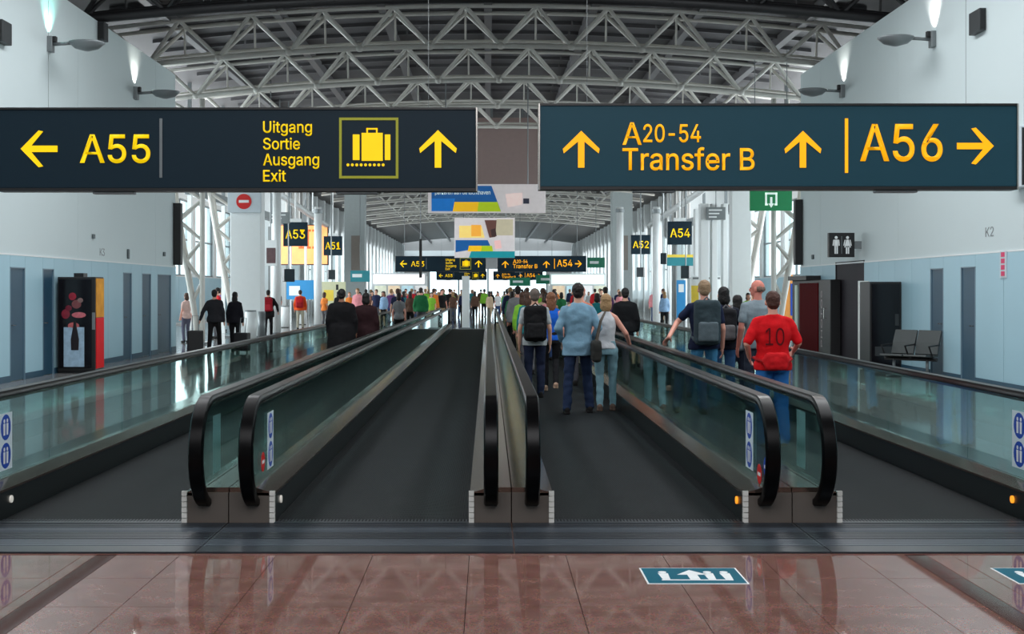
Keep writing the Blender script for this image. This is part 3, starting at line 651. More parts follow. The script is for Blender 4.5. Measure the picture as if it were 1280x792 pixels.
mb.box(-FX, -9, YE, YE + 0.4, 0, 5)
mb.box(9, FX, YE, YE + 0.4, 0, 5)
w = tag(mb.build('wall_end', mat('pier_end_paint', rgb(150, 148, 146), 0.7)), kind='structure')
MB().box(-FX, FX, YE - 0.3, YE, 6.9, 7.8).build('fascia', M_white, w)
fr = MB()
for x in (-9, -4.5, 0, 4.5, 9):
    fr.box(x - 0.12, x + 0.12, YE + 0.1, YE + 0.3, 0, 5)
o = tag(fr.build('window_%d' % wi, M_grey), kind='structure')
for k in range(4):
    MB().box(-9 + 4.5 * k + 0.12, -4.5 + 4.5 * k - 0.12, YE + 0.19, YE + 0.21, 0, 5).build('pane', M_pane, o)

# ------------------------------------------------------------------ ceiling: sheets, purlins, lattice trusses
def zl(x):
    """Height of the trusses' lower chord: a shallow vault."""
    return 8.43 - 0.46 * (x / 8.9) ** 2


ceiling = empty('ceiling', kind='structure')
T0, TS = 28.5, 5.6
tr_y = [T0 + TS * k for k in range(29)]
LATTICE_END = 122
# roof sheets, one object per bay and strip
strips = [-16.2, -13, -10, -7.5, -5, -2.5, 0, 2.5, 5, 7.5, 10, 13, 16.2]
bays = [-13.0, -5.0, 0.6, 6.2, 12.0, 17.4, 23.0] + tr_y
for bi, (y0, y1) in enumerate(zip(bays, bays[1:])):
    for x0, x1 in zip(strips, strips[1:]):
        near = y0 < 36
        m = M_roof if y0 < 75 else M_rooffar
        z0, z1 = zl(x0) + 1.3, zl(x1) + 1.3
        mb = MB()
        mb.prism([(x0, z0), (x1, z1), (x1, z1 + 0.12), (x0, z0 + 0.12)], 'y', y0, y1)
        mb.build('roof_sheet', m, ceiling)
        if 22 < y0 < 62 and abs(x0) <= 10 and abs(x1) <= 10:
            rb = MB()
            for q in range(1, 4):
                yy = y0 + (y1 - y0) * q / 4
                rb.prism([(x0 + 0.03, z0 - 0.10), (x1 - 0.03, z1 - 0.10), (x1 - 0.03, z1), (x0 + 0.03, z0)], 'y', yy - 0.05, yy + 0.05)
            rb.build('roof_rib', M_purlin, ceiling)
for x in (-8.7, -5.8, -2.9, 0, 2.9, 5.8, 8.7):
    MB().box(x - 0.11, x + 0.11, -12, YE, zl(x) + 1.0, zl(x) + 1.28).build('purlin', M_purlin, ceiling)

BAY = 1.94
for ti, y in enumerate(q for q in tr_y if q < LATTICE_END):
    ext = 12.6 if y < YC else 10.6
    m = M_trussshade if ti == 0 else M_truss  # nearest truss takes the copy with painted shade
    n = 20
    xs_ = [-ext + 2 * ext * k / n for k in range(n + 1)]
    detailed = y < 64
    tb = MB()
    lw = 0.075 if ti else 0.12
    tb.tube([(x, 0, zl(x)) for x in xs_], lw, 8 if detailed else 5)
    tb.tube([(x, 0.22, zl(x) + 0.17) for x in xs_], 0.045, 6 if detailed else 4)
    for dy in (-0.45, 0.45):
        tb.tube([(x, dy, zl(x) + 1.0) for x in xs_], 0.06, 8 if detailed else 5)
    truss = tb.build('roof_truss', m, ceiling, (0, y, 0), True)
    k0 = int(ext / BAY)
    far = MB()
    for k in range(-k0 - 1, k0 + 1):
        xa = 0.35 + BAY * k              # lower node
        for dx in (-BAY / 2, BAY / 2):
            xb = xa + dx
            if abs(xa) > ext or abs(xb) > ext:
                continue
            for dy in (-0.45, 0.45):
                p0, p1 = (xa, 0, zl(xa)), (xb, dy, zl(xb) + 1.0)
                if detailed:
                    rod('diagonal', p0, p1, 0.056, m, truss)
                elif abs(xa) < 9:
                    far.tube([p0, p1], 0.05, 4, False)
        if abs(xa) < ext - 0.5 and detailed:
            rod('strut', (xa + BAY / 2, -0.45, zl(xa + BAY / 2) + 1.0), (xa + BAY / 2, 0.45, zl(xa + BAY / 2) + 1.0), 0.035, m, truss)
            rod('hanger', (xa + BAY / 2, 0.22, zl(xa + BAY / 2) + 0.17), (xa + BAY / 2, 0.1, zl(xa + BAY / 2) + 1.0), 0.03, m, truss)
            gp = MB(); gp.ell((xa, 0, zl(xa)), 0.13, 0.13, 0.1, 8, 6)
            gp.build('node', m, truss, smooth=True)
    if not detailed:
        tag(far.build('lattice', m, truss), kind='stuff')

# lattice legs that carry the trusses where the pier widens
for y in [q for q in tr_y if YC < q < 47]:
    for s in (-1, 1):
        leg = empty('lattice_leg', None, (0, y, 0))
        tag(leg, 'white lattice leg %s' % (('just beyond the end of the left wall' if s < 0 else 'just beyond the end of the right wall') if y < 42 else ('just left of the no entry pillar' if s < 0 else 'between the broad white fin and the right wall')), 'pillar')
        inner, outer = [], []
        for k in range(13):
            t = k / 12
            z = 0.06 + 7.78 * t
            inner.append((s * 9.15, 0, z))
            outer.append((s * (9.3 + 1.0 * math.sin(t * PI / 2) ** 1.4 * (1.0 if t < 0.7 else 1.0)), 0, z))
        mb = MB(); mb.tube(inner, 0.09, 8); mb.build('straight_tube', M_truss, leg, smooth=True)
        for dy in (-0.35, 0.35):
            mb = MB(); mb.tube([(p[0], dy * (i / 12), p[2]) for i, p in enumerate(outer)], 0.085, 8); mb.build('curved_tube', M_truss, leg, smooth=True)
        for k in range(2, 12):
            for dy in (-0.35, 0.35):
                a = inner[k] if k % 2 else (outer[k][0], dy * k / 12, outer[k][2])
                b = (outer[k + 1][0], dy * (k + 1) / 12, outer[k + 1][2]) if k % 2 else inner[k + 1]
                rod('diagonal', a, b, 0.05, M_truss, leg)
        MB().box(s * 9.25 - 0.3, s * 9.25 + 0.3, -0.3, 0.3, 0, 0.06).build('base_plate', M_grey, leg)

# ------------------------------------------------------------------ moving walkways
Y0, Y1 = 9.05, 54.0
HZ = 0.93           # top of the handrail


def handrail_path(r=0.385, cz=0.522, cy=9.16):
    pts = [(9.30, 0.115)]
    for k in range(25):
        a = -PI / 2 - PI * k / 24
        pts.append((cy + r * math.cos(a) * 1.0, cz + r * math.sin(a)))
    pts += [(12 + 4.2 * k, cz + r) for k in range(10)]
    ce = Y1 - 0.1
    for k in range(9):
        a = PI / 2 - PI * k / 8
        pts.append((ce + r * math.cos(a), cz + r * math.sin(a)))
    pts.append((ce - 0.14, cz - r))
    return pts


def handrail_mesh():
    path = handrail_path()
    hw, ht = 0.052, 0.024
    sec = [(-hw, -ht), (-hw, ht * 0.3), (-hw * 0.8, ht), (hw * 0.8, ht), (hw, ht * 0.3), (hw, -ht), (hw * 0.6, -ht), (-hw * 0.6, -ht)]
    bm = bmesh.new()
    rings = []
    for i, (y, z) in enumerate(path):
        a, b = path[max(i - 1, 0)], path[min(i + 1, len(path) - 1)]
        d = Vector((0, b[0] - a[0], b[1] - a[1])).normalized()
        nrm = Vector((0, -d.z, d.y))
        rings.append([bm.verts.new(Vector((u, y, z)) + nrm * v) for u, v in sec])
    k = len(sec)
    for r0, r1 in zip(rings, rings[1:]):
        for i in range(k):
            bm.faces.new((r0[i], r0[(i + 1) % k], r1[(i + 1) % k], r1[i]))
    bm.faces.new(rings[0]); bm.faces.new(list(reversed(rings[-1])))
    m = MB(); m.bm.free(); m.bm = bm
    me = m.mesh('handrail', M_rubber, True)
    me.set_sharp_from_angle(angle=0.6)
    return me


def rail_track_mesh():
    """Steel channel under the rubber of the handrail."""
    mb = MB()
    mb.box(-0.022, 0.022, 9.2, Y1 - 0.2, 0.855, 0.884)
    return mb.mesh('rail_track', M_chrome)


ME_rail, ME_track = handrail_mesh(), rail_track_mesh()


def end_glass(front):
    pts = []
    r, cz = 0.355, 0.522
    cy = 9.16 if front else Y1 - 0.1
    lim = 0.262
    for k in range(17):
        a = (PI / 2 + PI * k / 16) if front else (PI / 2 - PI * k / 16)
        y, z = cy + r * math.cos(a), cz + r * math.sin(a)
        if z > lim:
            pts.append((y, z))
    if front:
        pts += [(pts[-1][0] + 0.02, lim), (10.6 - 0.004, lim), (10.6 - 0.004, cz + r)]
    else:
        pts += [(pts[-1][0] - 0.02, lim), (52.6 + 0.004, lim), (52.6 + 0.004, cz + r)]
    mb = MB()
    mb.prism(pts, 'x', -0.006, 0.006)
    return mb.mesh('glass_panel', M_glass)


ME_gfront, ME_gback = end_glass(True), end_glass(False)
NP = 20
mb = MB(); PL = (52.6 - 10.6) / NP
mb.box(-0.006, 0.006, 0.004, PL - 0.004, 0.262, 0.877)
ME_gmid = mb.mesh('glass_panel', M_glass)
M_sticker = mat('pale_sticker', rgb(214, 228, 236), 0.5)


def sticker(parent, x, y, z, s, kind):
    """Safety sticker on the glass; s is the side that faces the belt."""
    a, b = sorted((x + s * 0.0065, x + s * 0.0085))
    if kind == 'panel':
        o = MB().box(a, b, y - 0.13, y + 0.13, z - 0.22, z + 0.22).build('safety_sticker', M_sticker, parent)
        a, b = sorted((x + s * 0.0085, x + s * 0.0095))
        pm = MB()
        for dz in (-0.11, 0.11):
            pm.disc(y, z + dz, 0.10, 'x', a, b)
        pm.build('blue_disc', M_printb, o)
        a, b = sorted((x + s * 0.0095, x + s * 0.0102))
        pw = MB()
        for dz in (-0.11, 0.11):
            for dy in (-0.03, 0.03):
                pw.disc(y + dy, z + dz + 0.05, 0.016, 'x', a, b, 10)
                pw.prism([(y + dy - 0.02, z + dz + 0.03), (y + dy + 0.02, z + dz + 0.03), (y + dy + 0.016, z + dz - 0.06), (y + dy - 0.016, z + dz - 0.06)], 'x', a, b)
        pw.build('pictogram', M_printw, o)
    else:
        m = M_red if kind == 'red' else M_printb
        o = MB().disc(y, z, 0.075, 'x', a, b).build('round_sticker', m, parent)
        a, b = sorted((x + s * 0.0085, x + s * 0.0095))
        MB().box(a, b, y - 0.045, y + 0.045, z - 0.013, z + 0.013).build('pictogram', M_printw, o)


def balustrade(root, e, s, edge, extra):
    """Everything on one side of a belt. e: belt edge, s: direction away from the belt, edge: outer limit of the deck."""
    xg = e + s * 0.15
    nm = lambda a, b: tuple(sorted((a, b)))
    a, b = nm(e, e + s * 0.02)
    MB().box(a, b, Y0, Y1, 0.0, 0.205).build('skirt_panel', M_skirt, root)
    mb = MB()
    mb.prism([(e - s * 0.004, 0.205), (e - s * 0.004, 0.222), (e + s * 0.125, 0.262), (xg, 0.262), (xg, 0.205)], 'y', Y0, Y1)
    mb.build('inner_deck', M_deck, root)
    a, b = nm(xg, edge - s * 0.004)
    MB().box(a, b, Y0 + 0.02, Y1, 0.225, 0.262).build('outer_deck', M_deck, root)
    a, b = nm(e + s * 0.02, edge - s * 0.004)
    MB().box(a, b, Y0, Y0 + 0.03, 0.005, 0.225).build('kick_plate', M_kick, root)
    a, b = nm(e + s * 0.02, edge - s * 0.004)
    MB().box(a, b, Y1 - 0.03, Y1, 0.005, 0.225).build('kick_plate', M_kick, root)
    # notched steel strip at the front end of the skirt
    a, b = nm(e - s * 0.012, e + s * 0.026)
    mb = MB()
    for k in range(6):
        mb.box(a, b, Y0 - 0.02, Y0 + 0.01, 0.006 + 0.04 * k, 0.006 + 0.04 * k + 0.034)
    mb.box(a + 0.004, b - 0.004, Y0 - 0.008, Y0 + 0.012, 0.006, 0.24)
    mb.build('end_strip', M_strip, root)
    put('handrail', ME_rail, root, (xg, 0, 0))
    put('rail_track', ME_track, root, (xg, 0, 0))
    gf = put('glass_panel', ME_gfront, root, (xg, 0, 0))
    for k in range(NP):
        put('glass_panel', ME_gmid, root, (xg, 10.6 + PL * k, 0))
    put('glass_panel', ME_gback, root, (xg, 0, 0))
    for (kind, y, z) in extra:
        if kind == 'light':
            a, b = nm(e - s * 0.012, e)
            m = mat('amber_lens', rgb(255, 150, 40), 0.3, emit=0.9) if z > 0 else mat('white_lens', rgb(230, 225, 215), 0.3, emit=0.25)
            mb = MB(); mb.disc(y, 0.13, 0.028, 'x', a, b, 14)
            mb.build('indicator_lamp', m, root)
        else:
            p = sticker(root, xg, y, z, -s, kind)


lanes = [
    ('outer left moving walkway beside the blue wall with the vending machine', -3.60, -2.22, -4.02, -1.893,
     [('panel', 9.62, 0.53), ('light', 9.35, -1)], [('panel', 9.50, 0.53)]),
    ('empty moving walkway left of the central balustrade', -1.566, -0.128, -1.893, 0.171,
     [('panel', 9.74, 0.53), ('red', 9.42, 0.40), ('light', 9.35, -1)], [('panel', 9.8, 0.53)]),
    ('crowded moving walkway right of the central balustrade', 0.47, 1.87, 0.171, 2.22,
     [('panel', 9.8, 0.53)], [('panel', 9.55, 0.55), ('red', 9.20, 0.34), ('blue', 8.98, 0.42), ('light', 9.3, 1)]),
    ('outer right moving walkway carrying the person in the red shirt', 2.57, 3.95, 2.22, 4.42,
     [('panel', 9.62, 0.55)], [('panel', 9.55, 0.55), ('light', 9.33, 1)]),
]
for lab, xa, xb, ma, mb_, exa, exb in lanes:
    root = thing('moving_walkway', lab, 'moving walkway', ((xa + xb) / 2, Y0, 0), 0, 'moving walkways of the pier')
    # parts are modelled in hall coordinates, so shift them under the walkway's base
    holder = root
    before = set(o.name for o in C.objects)
    MB().box(xa + 0.004, xb - 0.004, Y0 - 0.02, Y1 + 0.02, 0.001, 0.008).build('belt', M_belt, holder)
    lp = MB()
    lp.box(ma + 0.004, mb_ - 0.004, 8.02, 8.20, 0.001, 0.012)
    lp.build('landing_plate', M_landd, holder)
    for k, (y0, y1, m) in enumerate(((8.21, 8.44, M_land), (8.45, 8.68, M_landd), (8.69, 8.86, M_land), (8.87, 9.03, M_landd))):
        lp = MB()
        lp.box(ma + 0.004, mb_ - 0.004, y0, y1, 0.001, 0.010)
        w_ = (y1 - y0)
        for q in range(4):
            lp.box(ma + 0.02, mb_ - 0.02, y0 + w_ * (q + 0.2) / 4, y0 + w_ * (q + 0.7) / 4, 0.0095, 0.0125)
        lp.build('landing_plate', m, holder)
    cm = MB()
    cm.box(xa + 0.01, xb - 0.01, 9.0, 9.06, 0.006, 0.015)
    for q in range(56):
        x = xa + 0.03 + (xb - xa - 0.06) * q / 55
        cm.box(x - 0.006, x + 0.006, 9.06, 9.16, 0.006, 0.012)
    cm.build('comb_plate', M_chrome if False else M_landd, holder)
    MB().box(xa + 0.01, xb - 0.01, Y1 - 0.02, Y1 + 0.9, 0.002, 0.012).build('landing_plate', M_land, holder)
    balustrade(holder, xa, -1, ma, exa)
    balustrade(holder, xb, 1, mb_, exb)
    off = Vector(root.location)
    for o in C.objects:
        if o.name not in before and o.parent == root:
            o.location = Vector(o.location) - off


# ------------------------------------------------------------------ big direction signs
def arrow_poly(cx, cz, w, direction, t=0.28):
    """Chevron-headed arrow of overall size w."""
    h = w / 2
    b = t * w * 0.62
    up = [(-b / 2, -h), (-b / 2, h * 0.42), (-h + b * 0.15, -h * 0.10 - b * 0.35), (-h, -h * 0.10 + b * 0.35 + 0.0), (0, h),
          (h, -h * 0.10 + b * 0.35), (h - b * 0.15, -h * 0.10 - b * 0.35), (b / 2, h * 0.42), (b / 2, -h)]
    if direction == 'left':
        up = [(-z, x) for x, z in up]
    elif direction == 'right':
        up = [(z, -x) for x, z in up]
    return [(cx + x, cz + z) for x, z in up]


def big_sign(name, label, Y, Yref, px0, px1, py0, py1, face, ink, items, group):
    """Direction sign; item positions are the metric layout of the sign face."""
    x0, zt = W(px0, py0, Yref)
    x1, zb = W(px1, py1, Yref)
    root = thing(name, label, 'sign', ((x0 + x1) / 2, Y, zb), 0, group)
    ox, oz = (x0 + x1) / 2, zb

    def L(px, py):
        x, z = W(px, py, Yref)
        return x - ox, z - oz
    hw, hh = (x1 - x0) / 2, zt - zb
    MB().box(-hw, hw, 0, 0.16, 0, hh, 0.006).build('sign_box', face, root)
    fr = MB()
    fr.box(-hw, hw, -0.012, 0.17, -0.03, 0.0)
    fr.box(-hw, hw, -0.012, 0.17, hh, hh + 0.02)
    fr.build('frame', M_dark, root)
    for x in (-hw - 0.014, hw):
        MB().box(x, x + 0.014, -0.012, 0.17, -0.03, hh + 0.02).build('edge_strip', M_chrome, root)
    for x in (-hw * 0.52, hw * 0.5):
        MB().box(x - 0.2, x + 0.2, 0.02, 0.12, -0.055, -0.03, 0.008).build('sensor_strip', M_grey, root)
    for x in (-hw * 0.8, hw * 0.8):
        mb = MB(); mb.tube([(x, 0.08, hh + 0.02), (x, 0.08, zl(x + ox) - oz + 1.31)], 0.002 if Y < 20 else 0.01, 6)
        mb.build('hanger_cable', M_grey, root)
    for it in items:
        k = it[0]
        m = it[-1] if isinstance(it[-1], bpy.types.Material) else ink
        if k == 'text':
            a, t = L(it[2], it[4]); b, d = L(it[3], it[5])
            t_, d_ = max(t, d), min(t, d)
            put('lettering', text_mesh(it[1], a, b, d_, t_, -0.001, 0.006, 0.012), root).data.materials.append(m)
        elif k == 'arrow':
            c, z = L(it[2], it[3])
            MB().prism(arrow_poly(c, z, it[4] * Yref / FPX, it[1]), 'y', -0.007, 0.001).build('arrow', m, root)
        elif k == 'bar':
            a, t = L(it[1], it[3]); b, d = L(it[2], it[4])
            MB().box(a, b, -0.006, 0.001, d, t).build('divider', m, root)
        elif k == 'case':
            s = Yref / FPX
            mb = MB()
            a, t = L(424, 147); b, d = L(498, 223)
            w = 3.2 * s
            mb.box(a, b, -0.006, 0.001, t - w, t); mb.box(a, b, -0.006, 0.001, d, d + w)
            mb.box(a, a + w, -0.006, 0.001, d + w, t - w); mb.box(b - w, b, -0.006, 0.001, d + w, t - w)
            mb.build('outline', M_olive, root)
            mb = MB()
            for q0, q1, r0, r1 in ((452, 478.5, 166, 201), (441, 449.5, 168, 200), (481, 488, 168, 200)):
                a, t = L(q0, r0); b, d = L(q1, r1)
                mb.box(a, b, -0.006, 0.001, d, t, 0.002)
            a, t = L(458, 160); b, d = L(472, 166)
            mb.box(a, b, -0.006, 0.001, t - 2 * s, t); mb.box(a, a + 2 * s, -0.006, 0.001, d, t); mb.box(b - 2 * s, b, -0.006, 0.001, d, t)
            for q in range(9):
                c, z = L(435 + 5.5 * q, 206)
                mb.disc(c, z, 1.9 * s, 'y', -0.006, 0.001, 8)
            mb.build('suitcase_symbol', ink, root)
    return root


itemsL = [('arrow', 'left', 49, 186, 46), ('text', 'A55', 100, 188, 168, 204), ('bar', 199.5, 203, 148, 222, M_grey),
          ('text', 'Uitgang', 329, 390, 151, 170), ('text', 'Sortie', 329, 375, 172, 187), ('text', 'Ausgang', 329, 399, 192, 211),
          ('text', 'Exit', 329, 357.5, 212, 227), ('case',), ('arrow', 'up', 547.5, 186, 47)]
itemsR = [('arrow', 'up', 726.5, 186.5, 46), ('text', 'A', 778, 802, 153, 181), ('text', '20-54', 804, 876, 155, 178),
          ('text', 'Transfer B', 778, 943, 184, 213), ('arrow', 'up', 1003.5, 186.5, 46), ('bar', 1056, 1060, 148, 216),
          ('text', 'A56', 1075, 1178, 155, 202), ('arrow', 'right', 1219, 182.5, 46)]
big_sign('direction_sign', 'large navy hanging sign reading A55, Uitgang, Sortie, Ausgang, Exit', 12.0, 12.0, -3, 595, 137, 235, M_signL, M_yel, itemsL, 'overhead direction signs')
big_sign('direction_sign', 'large teal hanging sign reading A20-54, Transfer B and A56', 11.8, 11.8, 675, 1271, 132, 233, M_signR, M_amb, itemsR, 'overhead direction signs')
for Y, pl in ((63.6, 'above the far end of the walkways'), (114.0, 'lower and deeper in the pier')):
    swap = lambda it, a, b: [tuple(a_ if not isinstance(a_, str) or a_ != a else b for a_ in i) for i in it]
    big_sign('direction_sign', 'small far left-hand direction sign with suitcase symbol %s' % pl, Y, 12.0, -3, 595, 137, 235, M_signL, M_yel, swap(itemsL, 'A55', 'A53'), 'overhead direction signs')
    big_sign('direction_sign', 'small far right-hand direction sign with three arrows %s' % pl, Y, 11.8, 675, 1271, 132, 233, M_signL, M_amb, swap(itemsR, 'A56', 'A54'), 'overhead direction signs')

# brown bulkhead seen between the two signs
x0, zt = W(590, 147, 52.5); x1, zb = W(678, 237, 52.5)
bh = thing('smoke_curtain', 'brown-grey smoke curtain panel hanging between the two big signs', 'panel', ((x0 + x1) / 2, 52.5, zb))
MB().box(-(x1 - x0) / 2, (x1 - x0) / 2, 0, 0.25, 0, zt - zb).build('screen', mat('brown_grey_panel', rgb(140, 120, 116), 0.6), bh)
MB().box(-(x1 - x0) / 2 - 0.05, (x1 - x0) / 2 + 0.05, -0.05, 0.3, -0.12, 0.0).build('bottom_rail', M_white, bh)
MB().box(-0.7, -0.6, 0.1, 0.16, zt - zb, 9.72 - zb).build('hanger', M_grey, bh)
MB().box(0.6, 0.7, 0.1, 0.16, zt - zb, 9.72 - zb).build('hanger', M_grey, bh)


# gate number boxes
def gate_sign(txt, px, py, w, h, Y, lab):
    x, z = W(px, py, Y)
    hw, hh = w * Y / FPX / 2, h * Y / FPX / 2
    r = thing('gate_sign', lab, 'sign', (x, Y, z - hh), 0, 'square gate number signs')
    MB().box(-hw, hw, 0, 0.2, 0, 2 * hh, 0.01).build('sign_box', M_signL, r)
    me = text_mesh(txt, -hw * 0.82, hw * 0.82, hh * 0.62, hh * 1.38, -0.001, 0.006, 0.012)
    me.materials.append(M_yel)
    put('lettering', me, r)
    MB().box(-0.25, 0.25, 0.05, 0.15, 2 * hh, 2 * hh + 0.15).build('lamp_cap', M_white, r)
    mb = MB(); mb.tube([(0, 0.1, 2 * hh + 0.15), (0, 0.1, zl(x) + 1.31 - z + hh)], 0.03, 6)
    mb.build('hanger_pole', M_white, r)


gate_sign('A53', 369, 292.5, 30, 30, 52, 'square A53 gate sign, the nearer one left of the walkways')
gate_sign('A51', 416, 307, 23, 24, 65, 'square A51 gate sign beside the orange screen')
gate_sign('A54', 850, 291, 30, 29, 52, 'square A54 gate sign, the nearer one right of the walkways')
gate_sign('A52', 801, 305.5, 24, 24, 65, 'square A52 gate sign, smaller, right of the walkways')

# no entry panel on its white pillar, green exit sign
x, z = W(304.5, 251.5, 42)
pil = thing('pillar', 'square white pillar below the no entry sign', 'pillar', (x, 42.3, 0))
MB().box(-0.52, 0.52, 0, 0.8, 0, 7.9, 0.02).build('shaft', M_white, pil)
MB().box(-0.56, 0.56, -0.03, 0.83, 0, 0.15).build('plinth', M_grey, pil)
ne = thing('no_entry_sign', 'pale panel with red no entry disc on the white pillar', 'sign', (x, 42.1, z - 0.37))
MB().box(-0.56, 0.56, 0, 0.16, 0, 0.74, 0.01).build('panel', mat('pale_grey_panel', rgb(196, 206, 212), 0.5), ne)
MB().disc(-0.01, 0.37, 0.26, 'y', -0.01, 0.0, 28).build('red_disc', M_red, ne)
MB().box(-0.18, 0.16, -0.016, -0.01, 0.33, 0.42).build('white_bar', M_printw, ne)
x, z = W(964, 249, 38.5)
M_green = mat('green_exit_face', rgb(4, 116, 66), 0.4, emit=0.25)
ex = thing('exit_sign', 'green emergency sign with white arrow symbol near the right wall', 'sign', (x, 38.5, z - 0.35))
MB().box(-0.65, 0.65, 0, 0.12, 0, 0.7, 0.008).build('sign_box', M_green, ex)
mb = MB()
mb.box(-0.19, -0.13, -0.008, 0.001, 0.16, 0.56); mb.box(0.13, 0.19, -0.008, 0.001, 0.16, 0.56); mb.box(-0.19, 0.19, -0.008, 0.001, 0.5, 0.56)
mb.box(-0.19, -0.1, -0.008, 0.001, 0.16, 0.22); mb.box(0.1, 0.19, -0.008, 0.001, 0.16, 0.22)
mb.prism([(-0.035, 0.42), (0.035, 0.42), (0.035, 0.22), (0.09, 0.22), (0, 0.09), (-0.09, 0.22), (-0.035, 0.22)], 'y', -0.008, 0.001)
mb.build('symbol', mat('white_lit_print', rgb(225, 240, 232), 0.5, emit=0.3), ex)
for q in (-0.5, 0.5):
    mb = MB(); mb.tube([(q, 0.06, 0.7), (q, 0.06, zl(x) + 1.31 - z + 0.35)], 0.012, 6); mb.build('hanger_rod', M_grey, ex)

# ------------------------------------------------------------------ advertising banners
def adv(name, label, Y, px0, px1, py0, py1, layout, glow=0.35):
    x0, zt = W(px0, py0, Y); x1, zb = W(px1, py1, Y)
    r = thing(name, label, 'banner', ((x0 + x1) / 2, Y, zb))
    w, h = x1 - x0, zt - zb
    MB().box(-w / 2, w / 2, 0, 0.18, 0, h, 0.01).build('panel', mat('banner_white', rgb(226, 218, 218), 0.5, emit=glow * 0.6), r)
    for (nm_, col, poly) in layout:
        pts = [(-w / 2 + u * w, h - v * h) for u, v in poly]
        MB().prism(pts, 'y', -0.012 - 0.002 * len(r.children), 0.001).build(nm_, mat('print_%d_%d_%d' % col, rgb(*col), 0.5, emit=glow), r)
    for q in (-0.35, 0.35):
        mb = MB(); mb.tube([(q * w, 0.09, h), (q * w, 0.09, 9.72 - zb)], 0.02, 6); mb.build('hanger_rod', M_grey, r)
    return r, w, h


BL, BL2, YE_, GR, PK, TL = (14, 86, 150), (10, 110, 190), (248, 190, 20), (170, 196, 20), (238, 212, 206), (14, 140, 150)
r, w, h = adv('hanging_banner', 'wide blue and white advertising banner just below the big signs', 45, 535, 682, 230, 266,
    [('print_field', BL, [(0.03, 0.06), (0.54, 0.06), (0.62, 0.94), (0.03, 0.94)]),
     ('print_field', BL2, [(0.03, 0.5), (0.23, 0.5), (0.21, 0.94), (0.03, 0.94)]),
     ('print_field', YE_, [(0.225, 0.62), (0.43, 0.62), (0.42, 0.95), (0.21, 0.95)]),
     ('print_field', GR, [(0.43, 0.62), (0.59, 0.62), (0.62, 0.95), (0.42, 0.95)]),
     ('print_field', PK, [(0.66, 0.35), (0.80, 0.3), (0.80, 0.7), (0.68, 0.8)]),
     ('print_field', (40, 44, 60), [(0.81, 0.5), (0.86, 0.5), (0.86, 0.68), (0.81, 0.68)])])
me = text_mesh('parkeren aan de luchthaven', -w * 0.44, w * 0.03, h * 0.60, h * 0.78, -0.03, 0.004, 0.012)
me.materials.append(mat('white_lit_print', rgb(225, 240, 232), 0.5, emit=0.3)); put('lettering', me, r)
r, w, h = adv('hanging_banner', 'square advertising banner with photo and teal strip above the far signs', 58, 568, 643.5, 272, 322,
    [('print_field', (250, 214, 120), [(0.08, 0.2), (0.45, 0.2), (0.5, 0.5), (0.08, 0.5)]),
     ('print_field', (244, 170, 60), [(0.28, 0.18), (0.44, 0.18), (0.44, 0.46), (0.28, 0.46)]),
     ('print_field', BL, [(0.02, 0.56), (0.55, 0.56), (0.6, 0.72), (0.02, 0.86)]),
     ('print_field', YE_, [(0.24, 0.70), (0.45, 0.70), (0.44, 0.84), (0.22, 0.84)]),
     ('print_field', GR, [(0.45, 0.70), (0.62, 0.70), (0.64, 0.84), (0.44, 0.84)]),
     ('print_field', TL, [(0.28, 0.84), (1.0, 0.84), (1.0, 1.0), (0.24, 1.0)]),
     ('print_field', (96, 62, 54), [(0.5, 0.06), (0.70, 0.06), (0.68, 0.48), (0.58, 0.5)]),
     ('print_field', (186, 176, 150), [(0.70, 0.04), (0.97, 0.04), (0.97, 0.44), (0.68, 0.44)]),
     ('print_field', (60, 40, 40), [(0.60, 0.3), (0.68, 0.26), (0.70, 0.46), (0.62, 0.48)]),
     ('print_field', (238, 188, 184), [(0.66, 0.58), (0.76, 0.56), (0.78, 0.76), (0.68, 0.78)])])
# orange lit screen behind the left gate signs
x0, zt = W(366, 286, 78); x1, zb = W(422, 331, 78)
sc = thing('advertising_screen', 'glowing orange advertising screen behind the left gate signs', 'screen', ((x0 + x1) / 2, 73.0, zb - 0.05))
w, h = x1 - x0, zt - zb
MB().box(-w / 2 - 0.06, w / 2 + 0.06, 0.02, 0.3, -0.06, h + 0.06).build('cabinet', M_dark, sc)
MB().box(-w / 2, w / 2, 0, 0.03, 0, h).build('display', mat('orange_display', rgb(255, 150, 90), 0.4, var=0.25, scale=1.6, emit=1.1), sc)
me = text_mesh('III', -w * 0.1, w * 0.3, h * 0.4, h * 0.9, -0.001, 0.01, 0.0); me.materials.append(mat('red_orange_print', rgb(230, 84, 20), 0.4, emit=0.8))
put('lettering', me, sc)
mb = MB(); mb.tube([(0, 0.2, h + 0.06), (0, 0.2, zl((x0 + x1) / 2) + 1.31 - zb)], 0.05, 6); mb.build('hanger_pole', M_grey, sc)


